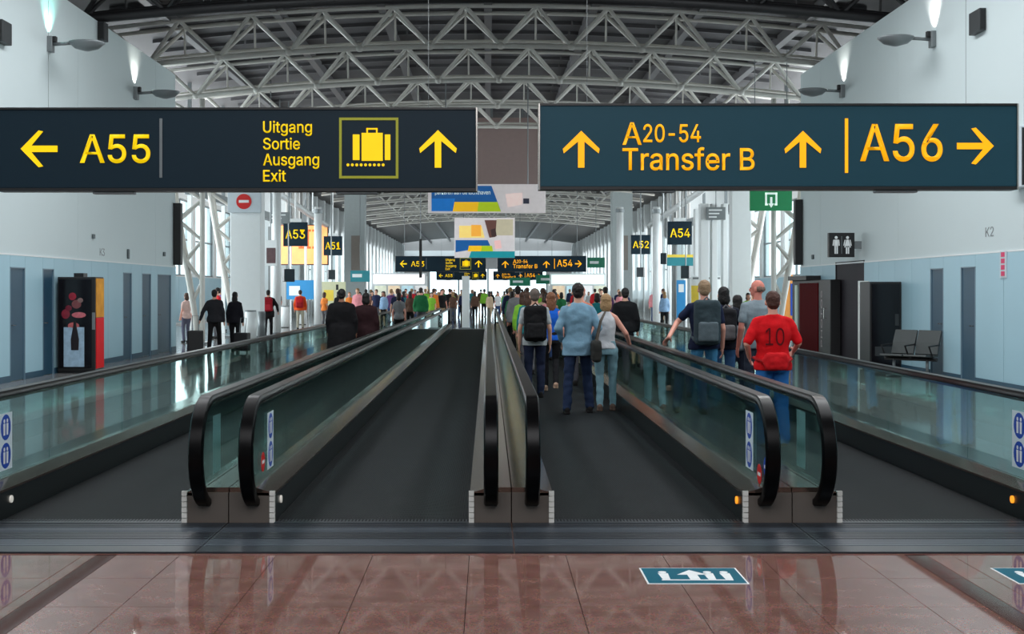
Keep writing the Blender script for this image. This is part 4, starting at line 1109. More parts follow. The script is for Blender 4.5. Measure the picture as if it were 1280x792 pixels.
# ------------------------------------------------------------------ wall uplights and small wall devices
def uplight(s, Y, z, label, col, power):
    r = thing('wall_uplight', label, 'lamp', (s * WX, Y, z), 0, 'uplights along the hall walls')
    i = -s
    MB().box(*sorted((0.0, i * 0.10)), -0.09, 0.09, -0.16, 0.16, 0.01).build('wall_bracket', M_grey, r)
    mb = MB(); mb.tube([(i * 0.08, 0, 0), (i * 0.55, 0, 0.03)], 0.035, 8); mb.build('arm', M_grey, r, smooth=True)
    mb = MB(); mb.loft([(i * 0.78, 0, -0.13, 0.06, 0.06), (i * 0.78, 0, -0.08, 0.24, 0.2), (i * 0.78, 0, 0.02, 0.36, 0.28), (i * 0.78, 0, 0.05, 0.36, 0.28)])
    mb.build('reflector_bowl', M_grey, r, smooth=True)
    MB().box(*sorted((i * 0.09, i * 0.17)), -0.05, 0.05, 0.04, 0.16, 0.01).build('lamp_head', M_dark, r)
    l = bpy.data.lights.new('uplight_beam', 'SPOT')
    l.energy, l.color, l.spot_size, l.spot_blend, l.shadow_soft_size = power, col, math.radians(96), 0.85, 0.05
    o = bpy.data.objects.new('uplight_beam', l)
    C.objects.link(o)
    o.parent = r
    o.location = (i * 0.14, 0, 0.18)
    d = Vector((-i * 0.30, 0, 1.0))
    o.rotation_euler = d.to_track_quat('-Z', 'Y').to_euler()


uplight(-1, 25.1, 6.68, 'wall uplight with teal beam, nearest on the left wall', (0.35, 1.0, 0.85), 90)
uplight(-1, 31.2, 6.66, 'wall uplight with white beam on the left wall near its end', (1.0, 0.95, 0.86), 75)
uplight(1, 24.7, 6.70, 'wall uplight with pinkish white beam, nearer on the right wall', (1.0, 0.92, 0.86), 75)
uplight(1, 31.0, 6.68, 'wall uplight with white beam on the right wall near its end', (1.0, 0.95, 0.88), 75)


def wall_box(name, label, cat, s, Y, z, d, w, h, m):
    r = thing(name, label, cat, (s * WX, Y, z))
    MB().box(*sorted((0, -s * d)), -w / 2, w / 2, -h / 2, h / 2, 0.01).build('housing', m, r)
    MB().box(*sorted((-s * 0.02, -s * (d - 0.02))), -w / 2 - 0.008, -w / 2, -h / 2 + 0.03, h / 2 - 0.03).build('grille', M_dark, r)
    return r


M_box = mat('charcoal_housing', rgb(40, 44, 46), 0.5)
wall_box('wall_speaker', 'dark box loudspeaker high on the left wall by the roof edge', 'speaker', -1, 28.4, 7.62, 0.16, 0.3, 0.42, M_box)
wall_box('wall_speaker', 'dark square louvre box high on the right wall', 'speaker', 1, 22.4, 6.55, 0.12, 0.5, 0.4, M_box)
wall_box('wall_speaker', 'dark box loudspeaker at the far left edge of the left wall', 'speaker', -1, 22.6, 6.4, 0.14, 0.45, 0.4, M_box)
wall_box('column_speaker', 'tall black column at the outer corner of the left wall', 'speaker', -1, 35.15, 3.3, 0.22, 0.22, 1.75, M_dark)
wall_box('column_speaker', 'tall black column at the outer corner of the right wall', 'speaker', 1, 35.15, 3.35, 0.22, 0.22, 1.85, M_dark)
wall_box('alarm_button', 'small grey device on the left white wall above the vending machine', 'device', -1, 27.9, 2.92, 0.05, 0.12, 0.1, M_ink)
wall_box('alarm_button', 'slim grey device on the left white wall between two doors', 'device', -1, 30.6, 2.60, 0.05, 0.09, 0.24, M_ink)
wall_box('alarm_button', 'small round grey device on the left wall near its corner', 'device', -1, 34.0, 2.70, 0.05, 0.14, 0.12, M_ink)
wall_box('alarm_button', 'small grey device on the right wall by its outer corner', 'device', 1, 33.9, 2.62, 0.05, 0.14, 0.12, M_ink)
wall_box('projecting_sign_box', 'grey box at the right edge beside the teal sign', 'device', 1, 20.55, 3.9, 0.18, 0.5, 1.0, mat('pale_grey_panel', rgb(196, 206, 212), 0.5))


def wall_text(txt, s, Y, z, w, h, m, label):
    me = text_mesh(txt, -w / 2, w / 2, 0, h, 0, 0.004, 0.0)
    me.materials.append(m)
    o = put('wall_lettering', me, None, (s * (WX - 0.001), Y, z), (0, 0, -s * PI / 2))
    tag(o, label, 'lettering')


wall_text('K2', 1, 22.0, 2.66, 0.36, 0.17, M_grey, 'small grey K2 lettering on the white right wall')
wall_text('K3', -1, 28.6, 2.50, 0.36, 0.17, M_grey, 'small grey lettering on the white left wall')

# pink vertical notice on the right wall
r = thing('wall_notice', 'narrow pink vertical notice on the blue right wall', 'notice', (WX - 0.015, 21.35, 1.92))
MB().box(-0.02, 0, -0.13, 0.13, 0, 0.46).build('plate', mat('pale_grey_panel', rgb(196, 206, 212), 0.5), r)
mb = MB()
for k in range(4):
    mb.box(-0.026, -0.02, -0.07, 0.07, 0.03 + 0.11 * k, 0.11 + 0.11 * k)
mb.build('pink_print', mat('pink_print', rgb(214, 40, 96), 0.5), r)


def picto(mb, x, z, h, y0, y1, skirt=False):
    mb.disc(x, z + h * 0.92, h * 0.085, 'y', y0, y1, 12)
    if skirt:
        mb.prism([(x - h * 0.07, z + h * 0.80), (x + h * 0.07, z + h * 0.80), (x + h * 0.19, z + h * 0.36), (x - h * 0.19, z + h * 0.36)], 'y', y0, y1)
    else:
        mb.box(x - h * 0.11, x + h * 0.11, y0, y1, z + h * 0.42, z + h * 0.80)
    for q in (-1, 1):
        mb.box(x + q * h * 0.055 - h * 0.04, x + q * h * 0.055 + h * 0.04, y0, y1, z, z + h * 0.44)
        mb.prism([(x + q * h * 0.12, z + h * 0.80), (x + q * h * 0.17, z + h * 0.78), (x + q * h * (0.24 if skirt else 0.20), z + h * 0.46), (x + q * h * (0.18 if skirt else 0.14), z + h * 0.46)], 'y', y0, y1)


x, z = W(1052, 306, 29.5)
r = thing('restroom_sign', 'black square restroom sign with white man and woman figures', 'sign', (x, 29.5, z - 0.29))
MB().box(-0.3, 0.31, 0, 0.14, 0, 0.58, 0.008).build('sign_box', M_dark, r)
MB().box(0.31, WX - x + 0.02, 0.04, 0.1, 0.2, 0.38).build('bracket', M_grey, r)
mb = MB(); picto(mb, -0.13, 0.08, 0.42, -0.008, 0.001)
mb.build('figure', M_printw, r)
mb = MB(); picto(mb, 0.14, 0.08, 0.42, -0.008, 0.001, True)
mb.build('figure', M_printw, r)
MB().box(-0.005, 0.008, -0.006, 0.001, 0.08, 0.5).build('divider', M_grey, r)

# teal keep-walking signs set into the floor
def floor_sign(x, y, label):
    r = thing('floor_sign', label, 'floor sign', (x, y, 0), 0, 'teal signs stuck on the floor')
    MB().box(-0.295, 0.295, -0.205, 0.205, 0.0, 0.0025).build('border', M_printw, r)
    MB().box(-0.285, 0.285, -0.195, 0.195, 0.0022, 0.0033).build('panel', M_teal, r)
    mb = MB()
    mb.prism([(-0.03, -0.10), (-0.03, 0.02), (-0.09, 0.02), (0, 0.14), (0.09, 0.02), (0.03, 0.02), (0.03, -0.10)], 'z', 0.003, 0.0042)
    mb.box(-0.2, 0.22, -0.125, -0.105, 0.003, 0.0042)
    for px in (-0.17, 0.10, 0.20):
        mb.disc(px, 0.085, 0.025, 'z', 0.003, 0.0042, 12)
        mb.prism([(px - 0.03, 0.055), (px + 0.03, 0.055), (px + 0.022, -0.10), (px - 0.022, -0.10)], 'z', 0.003, 0.0042)
    mb.build('pictogram', M_printw, r)


floor_sign(1.22, 7.39, 'teal floor sign with white figures before the crowded walkway')
floor_sign(3.37, 7.39, 'teal floor sign at the right edge before the outer walkway')

# ------------------------------------------------------------------ vending machines, kiosk, totem, bench
r = thing('vending_machine', 'black vending machine with bottle picture and orange red side, left wall', 'vending machine', (-8.43, 25.4, 0))
MB().box(-0.40, 0.38, 0.03, 0.58, 0.05, 1.98, 0.015).build('cabinet', M_dark, r)
MB().box(-0.40, 0.38, 0.08, 0.56, 0, 0.05).build('plinth', M_dark, r)
fp = MB().box(-0.36, 0.30, 0.0, 0.03, 0.12, 1.93).build('front_panel', mat('black_gloss', rgb(14, 10, 14), 0.15), r)
MB().box(-0.26, 0.16, -0.006, 0.001, 0.14, 0.95).build('ice_print', mat('ice_print', rgb(128, 152, 170), 0.3, var=0.5, scale=9, emit=0.15), fp)
mb = MB(); mb.loft([(0, 0, 0, 0.075, 0.004), (0, 0, 0.22, 0.085, 0.004), (0, 0, 0.36, 0.06, 0.004), (0, 0, 0.52, 0.03, 0.004), (0, 0, 0.6, 0.03, 0.004)], 10)
mb.build('bottle_print', mat('dark_bottle_print', rgb(26, 12, 14), 0.3), fp, (-0.03, -0.008, 0.48))
for k, (u, v, a, b, col) in enumerate(((-0.06, 0.98, 0.12, 0.07, (168, 84, 84)), (-0.22, 1.22, 0.09, 0.10, (120, 30, 46)), (-0.16, 1.34, 0.07, 0.06, (96, 20, 38)),
                                   (0.05, 1.20, 0.15, 0.06, (176, 92, 100)), (0.0, 1.42, 0.10, 0.09, (110, 60, 62)), (-0.08, 1.58, 0.08, 0.08, (132, 26, 44)), (0.08, 1.50, 0.06, 0.05, (120, 96, 92)))):
    mb = MB(); mb.ell((u, -0.003 - 0.0006 * k, v), a, 0.004, b, 14, 8)
    mb.build('picture_print', mat('swirl_%d' % k, rgb(*col), 0.3, var=0.6, scale=14, emit=0.08), fp)
MB().box(0.32, 0.37, -0.004, 0.03, 0.9, 1.25).build('coin_panel', M_grey, r)
MB().box(0.38, 0.392, 0.06, 0.56, 1.15, 1.95).build('orange_side_print', mat('orange_side', rgb(240, 150, 40), 0.6, 0, 0.2, 0.5, 4), r)
MB().box(0.38, 0.392, 0.06, 0.56, 0.1, 1.14).build('red_side_print', mat('red_side', rgb(224, 14, 26), 0.6, 0, 0.2, 0.15, 4), r)
MB().box(-0.12, 0.08, 0.2, 0.45, 1.98, 2.06).build('top_unit', M_dark, r)

r = thing('kiosk', 'dark red and black kiosk with vertical white lettering, right wall corner', 'kiosk', (8.74, 31.2, 0))
MB().box(-0.13, 0.14, 0, 3.9, 0, 1.98, 0.02).build('cabinet', M_dark, r)
MB().box(-0.15, -0.13, 1.1, 3.0, 0.1, 1.9).build('red_panel', mat('dark_red_gloss', rgb(78, 4, 10), 0.7, 0, 0.05), r)
MB().box(-0.17, -0.13, 3.25, 3.45, 0.05, 1.85).build('light_strip', mat('pale_strip', rgb(160, 180, 170), 0.4, emit=0.2), r)
MB().box(-0.25, 0.14, 1.9, 3.9, 1.98, 2.10).build('header', M_dark, r)
me = text_mesh('PHOTOS', 0, 1.45, 0, 0.14, 0, 0.006, 0.0)
me.materials.append(mat('dim_print', rgb(170, 160, 160), 0.5))
o = put('lettering', me, r, (-0.132, 0.72, 0.25))
o.rotation_euler = (0, -PI / 2, -PI / 2)
mb = MB(); mb.tube([(-0.12, 0.35, 1.0), (-0.19, 0.35, 1.0), (-0.19, 0.35, 1.25), (-0.12, 0.35, 1.25)], 0.015, 8); mb.build('handle', M_chrome, r)

r = thing('info_totem', 'slim white information totem with dark symbols beside the restroom door', 'totem', (8.52, 28.1, 0))
MB().box(-0.11, 0.11, 0, 0.1, 0.03, 1.92, 0.008).build('panel', mat('pale_totem', rgb(222, 228, 224), 0.5), r)
MB().box(-0.16, 0.16, -0.06, 0.16, 0, 0.03).build('base', M_grey, r)
mb = MB()
for z, hh in ((1.60, 0.18), (1.05, 0.2), (0.85, 0.12), (0.5, 0.14)):
    mb.box(-0.055, 0.055, -0.006, 0.001, z - hh / 2, z + hh / 2)
mb.build('print', mat('teal_grey_print', rgb(60, 84, 90), 0.5), r)
MB().disc(0, 1.32, 0.04, 'y', -0.006, 0.001).build('round_print', mat('pink_print', rgb(214, 40, 96), 0.5), r)

r = thing('vending_machine', 'plain black vending machine between totem and seats, right wall', 'vending machine', (8.55, 26.6, 0))
MB().box(-0.35, 0.33, 0.03, 0.75, 0.04, 1.89, 0.015).build('cabinet', M_dark, r)
MB().box(-0.31, 0.28, 0, 0.03, 0.1, 1.84).build('front_panel', mat('black_gloss', rgb(14, 10, 14), 0.15), r)
MB().box(-0.30, 0.3, 0.1, 0.7, 0, 0.04).build('plinth', M_dark, r)
MB().box(0.18, 0.26, -0.01, 0.0, 0.95, 1.2).build('coin_panel', M_box, r)
MB().box(-0.25, 0.12, -0.012, 0.0, 0.3, 0.5).build('delivery_flap', M_box, r)

M_seat = mat('grey_perforated_seat', rgb(66, 71, 71), 0.5, 0.2)
r = thing('beam_seat', 'grey metal waiting bench beside the black vending machine, right wall', 'bench', (8.16, 24.5, 0), 0.75)
mb = MB(); mb.tube([(0, -0.75, 0.36), (0, 0.35, 0.36)], 0.035, 8); mb.build('beam', M_dark, r)
for y in (-0.55, 0.15):
    mb = MB(); mb.tube([(0, y, 0.36), (0, y, 0.05)], 0.03, 8); mb.tube([(-0.28, y, 0.025), (0.25, y, 0.025)], 0.025, 8)
    mb.build('leg', M_grey, r, smooth=True)
for y in (-0.45, 0.05):
    mb = MB(); mb.prism([(-0.32, 0.43), (-0.30, 0.46), (0.0, 0.425), (0.16, 0.44), (0.16, 0.41), (0.0, 0.395)], 'y', y - 0.235, y + 0.235)
    mb.build('seat', M_seat, r)
    mb = MB(); mb.prism([(0.14, 0.46), (0.17, 0.44), (0.34, 0.90), (0.31, 0.92), (0.20, 0.68)], 'y', y - 0.235, y + 0.235)
    mb.build('backrest', M_seat, r)
for y in (-0.70, -0.20, 0.30):
    mb = MB(); mb.tube([(-0.05, y, 0.38), (-0.22, y, 0.62), (0.2, y, 0.64)], 0.018, 6); mb.build('armrest', M_dark, r)

# ------------------------------------------------------------------ pillars, poles, bins and gate furniture of the pier
def round_post(x, y, r_, h, label, cat='pillar', name='column'):
    t = thing(name, label, cat, (x, y, 0))
    mb = MB(); mb.tube([(0, 0, 0.02), (0, 0, h)], r_, 16); mb.build('shaft', M_white, t, smooth=True)
    mb = MB(); mb.tube([(0, 0, 0), (0, 0, 0.12)], r_ * 1.2, 16); mb.build('base_ring', M_grey, t)
    mb = MB(); mb.tube([(0, 0, h - 0.3), (0, 0, h - 0.1)], r_ * 1.25, 16); mb.build('collar', M_grey, t)


x, _ = W(346, 300, 46.8); round_post(x, 46.8, 0.16, 6.4, 'slim white round column left of the A53 sign')
x, _ = W(397.5, 300, 58); round_post(x, 58, 0.18, 5.6, 'slim white round column between A53 and A51 signs')
x, _ = W(820.5, 300, 58); round_post(x, 58, 0.18, 5.6, 'slim white round column between A52 and A54 signs')
x, _ = W(775, 300, 70); round_post(x, 70, 0.2, 6.4, 'slim white round column left of the A52 sign')
for s, px, lab in ((-1, 443, 'broad grey square pillar deep in the pier left side'), (1, 778, 'broad grey square pillar deep in the pier right side')):
    x, _ = W(px, 300, 79)
    t = thing('pillar', lab, 'pillar', (x, 79, 0))
    MB().box(-0.65, 0.65, 0, 1.2, 0.12, 8.0, 0.03).build('shaft', mat('grey_pillar', rgb(160, 168, 168), 0.5), t)
    MB().box(-0.7, 0.7, -0.05, 1.25, 0, 0.12).build('plinth', M_grey, t)
    MB().box(-0.2, 0.35, -0.03, 0.0, 3.0, 5.2).build('access_panel', mat('taupe_panel', rgb(128, 120, 112), 0.5), t)
# white fin wall right: broad fin and narrower mullions
for i, (a, b, Y) in enumerate(((915, 939, 43.0), (876, 886, 47), (890, 897, 47), (904, 910, 47), (869, 875, 50))):
    x0, _ = W(a, 300, Y); x1, _ = W(b, 300, Y)
    t = thing('white_fin', ['broad white vertical fin behind the navy shirted traveller', 'white fin left of the grey notice, second from the broad fin', 'narrow white fin in the middle of the row of fins', 'narrow white fin nearest the broad fin', 'leftmost narrow white fin near the A54 sign'][i], 'pillar', ((x0 + x1) / 2, Y, 0), 0, 'white fins of the right gate front')
    hw = (x1 - x0) / 2
    MB().box(-hw, hw, 0, 0.5, 0.1, 6.2 if i == 0 else 5.0, 0.01).build('blade', M_white, t)
    MB().box(-hw - 0.03, hw + 0.03, -0.03, 0.53, 0, 0.1).build('foot', M_grey, t)
# grey notice board above the fins
x, z = W(894, 267, 47)
t = thing('notice_board', 'grey hanging notice board above the white fins', 'sign', (x, 46.8, z))
MB().box(-0.36, 0.36, 0, 0.1, -0.24, 0.24, 0.01).build('panel', M_grey, t)
mb = MB()
for k in range(3):
    mb.box(-0.28, 0.22 - 0.1 * k, -0.006, 0.001, 0.10 - 0.13 * k, 0.15 - 0.13 * k)
mb.build('print', M_printw, t)
mb = MB(); mb.tube([(0, 0.05, 0.24), (0, 0.05, zl(x) + 1.31 - z)], 0.02, 6); mb.build('hanger_rod', M_grey, t)


def make_sloping_beam(s, y0, y1, label):
    """Sloping white beam over the gate front."""
    t = thing('sloping_beam', label, 'sloping beam', (s * 9.6, y0, 5.4))
    mb = MB()
    mb.tube([(0, 0, 1.2), (s * 0.1, (y1 - y0) * 0.5, 0.75), (-s * 0.2, y1 - y0, 0.1)], 0.16, 10)
    mb.build('beam_tube', M_white, t, smooth=True)
    for q in (0.15, 0.5, 0.85):
        rod('hanger', (0, (y1 - y0) * q, 1.2 - 1.1 * q), (0, (y1 - y0) * q, 2.3), 0.04, M_white, t)


make_sloping_beam(-1, 45, 72, 'white sloping beam above the left gate signs')
make_sloping_beam(1, 45, 72, 'white sloping beam above the right gate signs')


def monitor(px, py, w, h, Y, tilt, label):
    x, z = W(px, py, Y)
    t = thing('hanging_monitor', label, 'monitor', (x, Y, z), tilt, 'flight monitors hanging in the pier')
    hw, hh = w * Y / FPX / 2, h * Y / FPX / 2
    MB().box(-hw, hw, 0, 0.25, -hh, hh, 0.02).build('housing', M_dark, t)
    MB().box(-hw * 0.9, hw * 0.9, -0.012, 0.001, -hh * 0.88, hh * 0.88).build('display', mat('dim_display', rgb(22, 36, 44), 0.2), t)
    mb = MB(); mb.tube([(0, 0.12, hh), (0, 0.12, zl(x) + 1.31 - z)], 0.03, 6); mb.build('hanger_pole', M_grey, t)


monitor(362, 344, 14, 16, 50, 0.5, 'black monitor hanging below the A53 sign')
monitor(415, 343, 9, 12, 62, 0.4, 'small black monitor hanging below the A51 sign')
monitor(856, 340, 11, 16, 53.5, -0.5, 'black monitor hanging below the A54 sign')
monitor(800, 340, 9, 12, 63, -0.4, 'small black monitor hanging below the A52 sign')
monitor(828, 323, 10, 14, 60, -0.3, 'black monitor beside the white column right of the walkways')


def bin_(px, Y, r_, h, label, m=None):
    x, _ = W(px, 400, Y)
    t = thing('litter_bin', label, 'bin', (x, Y, 0), 0, 'cylindrical bins of the left gate lounge')
    mb = MB(); mb.tube([(0, 0, 0.03), (0, 0, h)], r_, 18); mb.build('drum', m or M_white, t, smooth=True)
    mb = MB(); mb.tube([(0, 0, h), (0, 0, h + 0.05)], r_ * 0.96, 18); mb.build('lid', M_grey, t)
    mb = MB(); mb.tube([(0, 0, 0), (0, 0, 0.03)], r_ * 0.9, 18); mb.build('base', M_dark, t)


bin_(313.5, 41.0, 0.19, 1.0, 'white cylindrical bin in front of the white pillar')
bin_(356, 57, 0.22, 0.95, 'white bin behind the traveller with the red backpack')
bin_(378, 62, 0.2, 0.95, 'small white bin beside the traveller in orange')
bin_(327, 41.6, 0.13, 0.95, 'grey cylindrical bin right of the white bin', M_grey)

def board(name, label, cat, px0, px1, py0, py1, Y, face, stripes=(), stand=False):
    x0, z1 = W(px0, py0, Y); x1, z0 = W(px1, py1, Y)
    t = thing(name, label, cat, ((x0 + x1) / 2, Y, 0 if stand else z0))
    hw, zb = (x1 - x0) / 2, (z0 if stand else 0)
    zt = zb + z1 - z0
    MB().box(-hw, hw, 0, 0.12, zb, zt, 0.008).build('panel', face, t)
    for (u0, u1, v0, v1, m) in stripes:
        MB().box(-hw + 2 * hw * u0, -hw + 2 * hw * u1, -0.008, 0.001, zt - (zt - zb) * v1, zt - (zt - zb) * v0).build('print', m, t)
    if stand:
        for q in (-0.8, 0.8):
            MB().box(q * hw - 0.03, q * hw + 0.03, 0.03, 0.09, 0, zb + 0.01).build('leg', M_grey, t)
    else:
        mb = MB(); mb.tube([(0, 0.06, zt), (0, 0.06, zl((x0 + x1) / 2) + 1.31 - z0)], 0.02, 6); mb.build('hanger_rod', M_grey, t)


M_py = mat('poster_yellow', rgb(236, 206, 70), 0.5)
M_pb = mat('poster_blue', rgb(40, 140, 200), 0.5)
M_po = mat('poster_orange', rgb(230, 150, 70), 0.5)
M_pt = mat('poster_teal', rgb(30, 130, 140), 0.5)
board('notice_board', 'grey hanging notice board above the left gate signs', 'sign', 337, 362, 265, 279, 49, M_grey, ((0.1, 0.8, 0.2, 0.3, M_printw), (0.1, 0.6, 0.5, 0.6, M_printw)))
board('poster_stand', 'white poster stand with yellow corner behind the navy shirted man', 'poster', 864, 902, 345, 392, 48, M_printw, ((0.0, 0.32, 0.25, 1.0, M_py), (0.05, 0.95, 0.03, 0.08, M_grey)), True)
board('poster_stand', 'narrow bright blue banner stand right of the white column', 'poster', 846, 857, 350, 400, 50, M_pb, ((0.2, 0.8, 0.1, 0.3, M_printw),), True)
board('poster_stand', 'narrow orange banner stand by the right wall corner', 'poster', 981, 991, 343, 400, 42.6, M_po, ((0.7, 1.0, 0.2, 0.9, M_printb),), True)
board('poster_stand', 'pale yellow wall map stand behind the black coat', 'poster', 402, 432, 352, 386, 64, mat('poster_pale', rgb(206, 206, 170), 0.5), ((0.1, 0.5, 0.3, 0.7, M_py), (0.6, 0.7, 0.1, 0.3, M_dark)), True)
board('poster_stand', 'blue poster stand behind the walker in orange', 'poster', 358, 392, 350, 374, 66, M_pb, ((0.1, 0.5, 0.3, 0.8, M_printw),), True)
board('lit_panel', 'teal and yellow gate panel below the A54 sign', 'sign', 834, 872, 318, 332, 56, M_pt, ((0.0, 1.0, 0.0, 0.25, M_py),))
board('lit_panel', 'teal panel left of the far left sign', 'sign', 438, 462, 338, 352, 74, M_pt, ((0.1, 0.6, 0.3, 0.6, M_printw),))
board('photo_panel', 'white hanging panel with a dark portrait beside the no entry pillar', 'banner', 330, 346, 300, 332, 45, M_printw, ((0.2, 0.9, 0.3, 0.9, mat('portrait_print', rgb(96, 70, 72), 0.5, var=0.4, scale=8)),))
for s, lab in ((-1, 'grey gate front beam across the left lounge'), (1, 'grey gate front beam across the right lounge')):
    t = thing('gate_front_rail', lab, 'rail', (s * 10.6, 58, 5.1))
    MB().box(-0.15, 0.15, -14.1, 14.1, 0, 0.35, 0.02).build('rail', M_grey, t)
    for q in range(6):
        MB().box(-0.06, 0.06, -14 + 5.6 * q, -13.88 + 5.6 * q, 0.35, zl(10.6) + 1.31 - 5.1).build('hanger', M_grey, t)
        MB().box(-0.07, 0.07, -14 + 5.6 * q, -13.86 + 5.6 * q, -5.1, 0).build('post', M_white, t)

# white totem at the far end of the empty walkway, pole behind it
x, _ = W(582, 400, 55.2)
t = thing('info_totem', 'white totem at the far end of the empty walkway', 'totem', (x, 55.6, 0))
MB().box(-0.17, 0.17, 0, 0.12, 0.04, 2.35, 0.01).build('panel', M_white, t)
MB().box(-0.24, 0.24, -0.08, 0.2, 0, 0.04).build('base', M_grey, t)
x, z = W(525, 328, 62)
t = thing('sign_post', 'black hanging pole in front of the far left sign', 'pole', (x, 62.5, 0))
MB().box(-0.07, 0.07, 0, 0.1, 2.35, 4.3).build('bar', M_dark, t)
mb = MB(); mb.tube([(0, 0.05, 4.3), (0, 0.05, zl(x) + 1.31)], 0.02, 6); mb.build('hanger_rod', M_grey, t)
# far green signs
for px, py, w, Y, lab in ((690, 349, 40, 96, 'wide green sign deep in the pier right of its axis'), (650, 352, 26, 104, 'green sign deep in the pier below the far signs'), (745, 328, 22, 86, 'small pale green sign right of the far signs')):
    x, z = W(px, py, Y)
    t = thing('green_sign', lab, 'sign', (x, Y, z))
    hw = w * Y / FPX / 2
    MB().box(-hw, hw, 0, 0.15, -0.35, 0.35).build('sign_box', mat('far_green_face', rgb(10, 104, 76), 0.4, emit=0.15), t)
    mb = MB(); mb.box(-hw * 0.7, hw * 0.3, -0.01, 0.001, -0.08, 0.1); mb.build('print', M_printw, t)
    mb = MB(); mb.tube([(0, 0.07, 0.35), (0, 0.07, zl(x) + 1.31 - z)], 0.02, 6); mb.build('hanger_rod', M_grey, t)


# shop fronts deep in the pier, lit
for i, (x, y, w, h, col, em, lab) in enumerate((
        (-6.6, 92, 4.0, 3.0, (236, 232, 236), 0.9, 'bright white shop front deep in the pier, left'),
        (6.8, 94, 4.2, 3.0, (214, 236, 232), 0.9, 'bright pale green shop front deep in the pier, right'),
        (-8.0, 112, 5.0, 3.0, (240, 236, 232), 0.9, 'white shop front at the pier bend left'),
        (8.2, 118, 5.0, 3.0, (236, 236, 226), 0.9, 'white shop front at the pier bend right'))):
    t = thing('shop_front', lab, 'shop front', (x, y, 0))
    MB().box(-w / 2, w / 2, 0, 0.6, 0, h).build('counter_wall', M_white, t)
    MB().box(-w / 2 + 0.1, w / 2 - 0.1, -0.05, 0.0, h - 0.8, h - 0.1).build('lit_fascia', mat('lit_fascia_%d' % i, rgb(*col), 0.5, emit=em), t)
    for k in range(4):
        MB().box(-w / 2 + 0.2 + k * w / 4, -w / 2 + 0.05 + (k + 1) * w / 4, -0.04, 0.0, 0.9, h - 0.95).build('display_window', mat('lit_display_%d' % ((i + k) % 4), [rgb(206, 210, 190), rgb(230, 200, 170), rgb(180, 210, 220), rgb(226, 226, 226)][(i + k) % 4], 0.4, var=0.4, scale=2.5, emit=0.5), t)


# ------------------------------------------------------------------ people
def hand(mb, wrist, direction, palm_n, s, side, curl=0.5):
    """Palm, four fingers of unequal length and a thumb from the side of the palm."""
    d = Vector(direction).normalized()
    n = Vector(palm_n)
    n = (n - d * n.dot(d)).normalized()
    u = d.cross(n).normalized() * side
    w0 = Vector(wrist)
    pc = w0 + d * 0.045 * s
    rot = Matrix((u, d, n)).transposed()
    mb.ell(pc, 0.040 * s, 0.052 * s, 0.016 * s, 12, 8, rot)
    for k, ln in enumerate((0.068, 0.078, 0.072, 0.056)):
        b = w0 + d * 0.085 * s + u * (0.030 - 0.020 * k) * s
        p1 = b + d * ln * 0.55 * s + n * curl * 0.012 * s
        p2 = p1 + (d * (1 - 0.5 * curl) + n * curl * 0.9).normalized() * ln * 0.5 * s
        mb.tube([b - d * 0.02 * s, b, p1, p2], [0.010 * s, 0.0105 * s, 0.0095 * s, 0.008 * s], 8)
        mb.ell(p2, 0.008 * s, 0.008 * s, 0.008 * s, 8, 6)
    b = w0 + d * 0.025 * s + u * 0.03 * s
    p1 = b + (d * 0.6 + u * 0.7 + n * 0.25).normalized() * 0.04 * s
    p2 = p1 + (d * 0.9 + u * 0.2 + n * 0.4).normalized() * 0.032 * s
    mb.tube([b, p1, p2], [0.014 * s, 0.0115 * s, 0.009 * s], 8)
    mb.ell(p2, 0.009 * s, 0.009 * s, 0.009 * s, 8, 6)


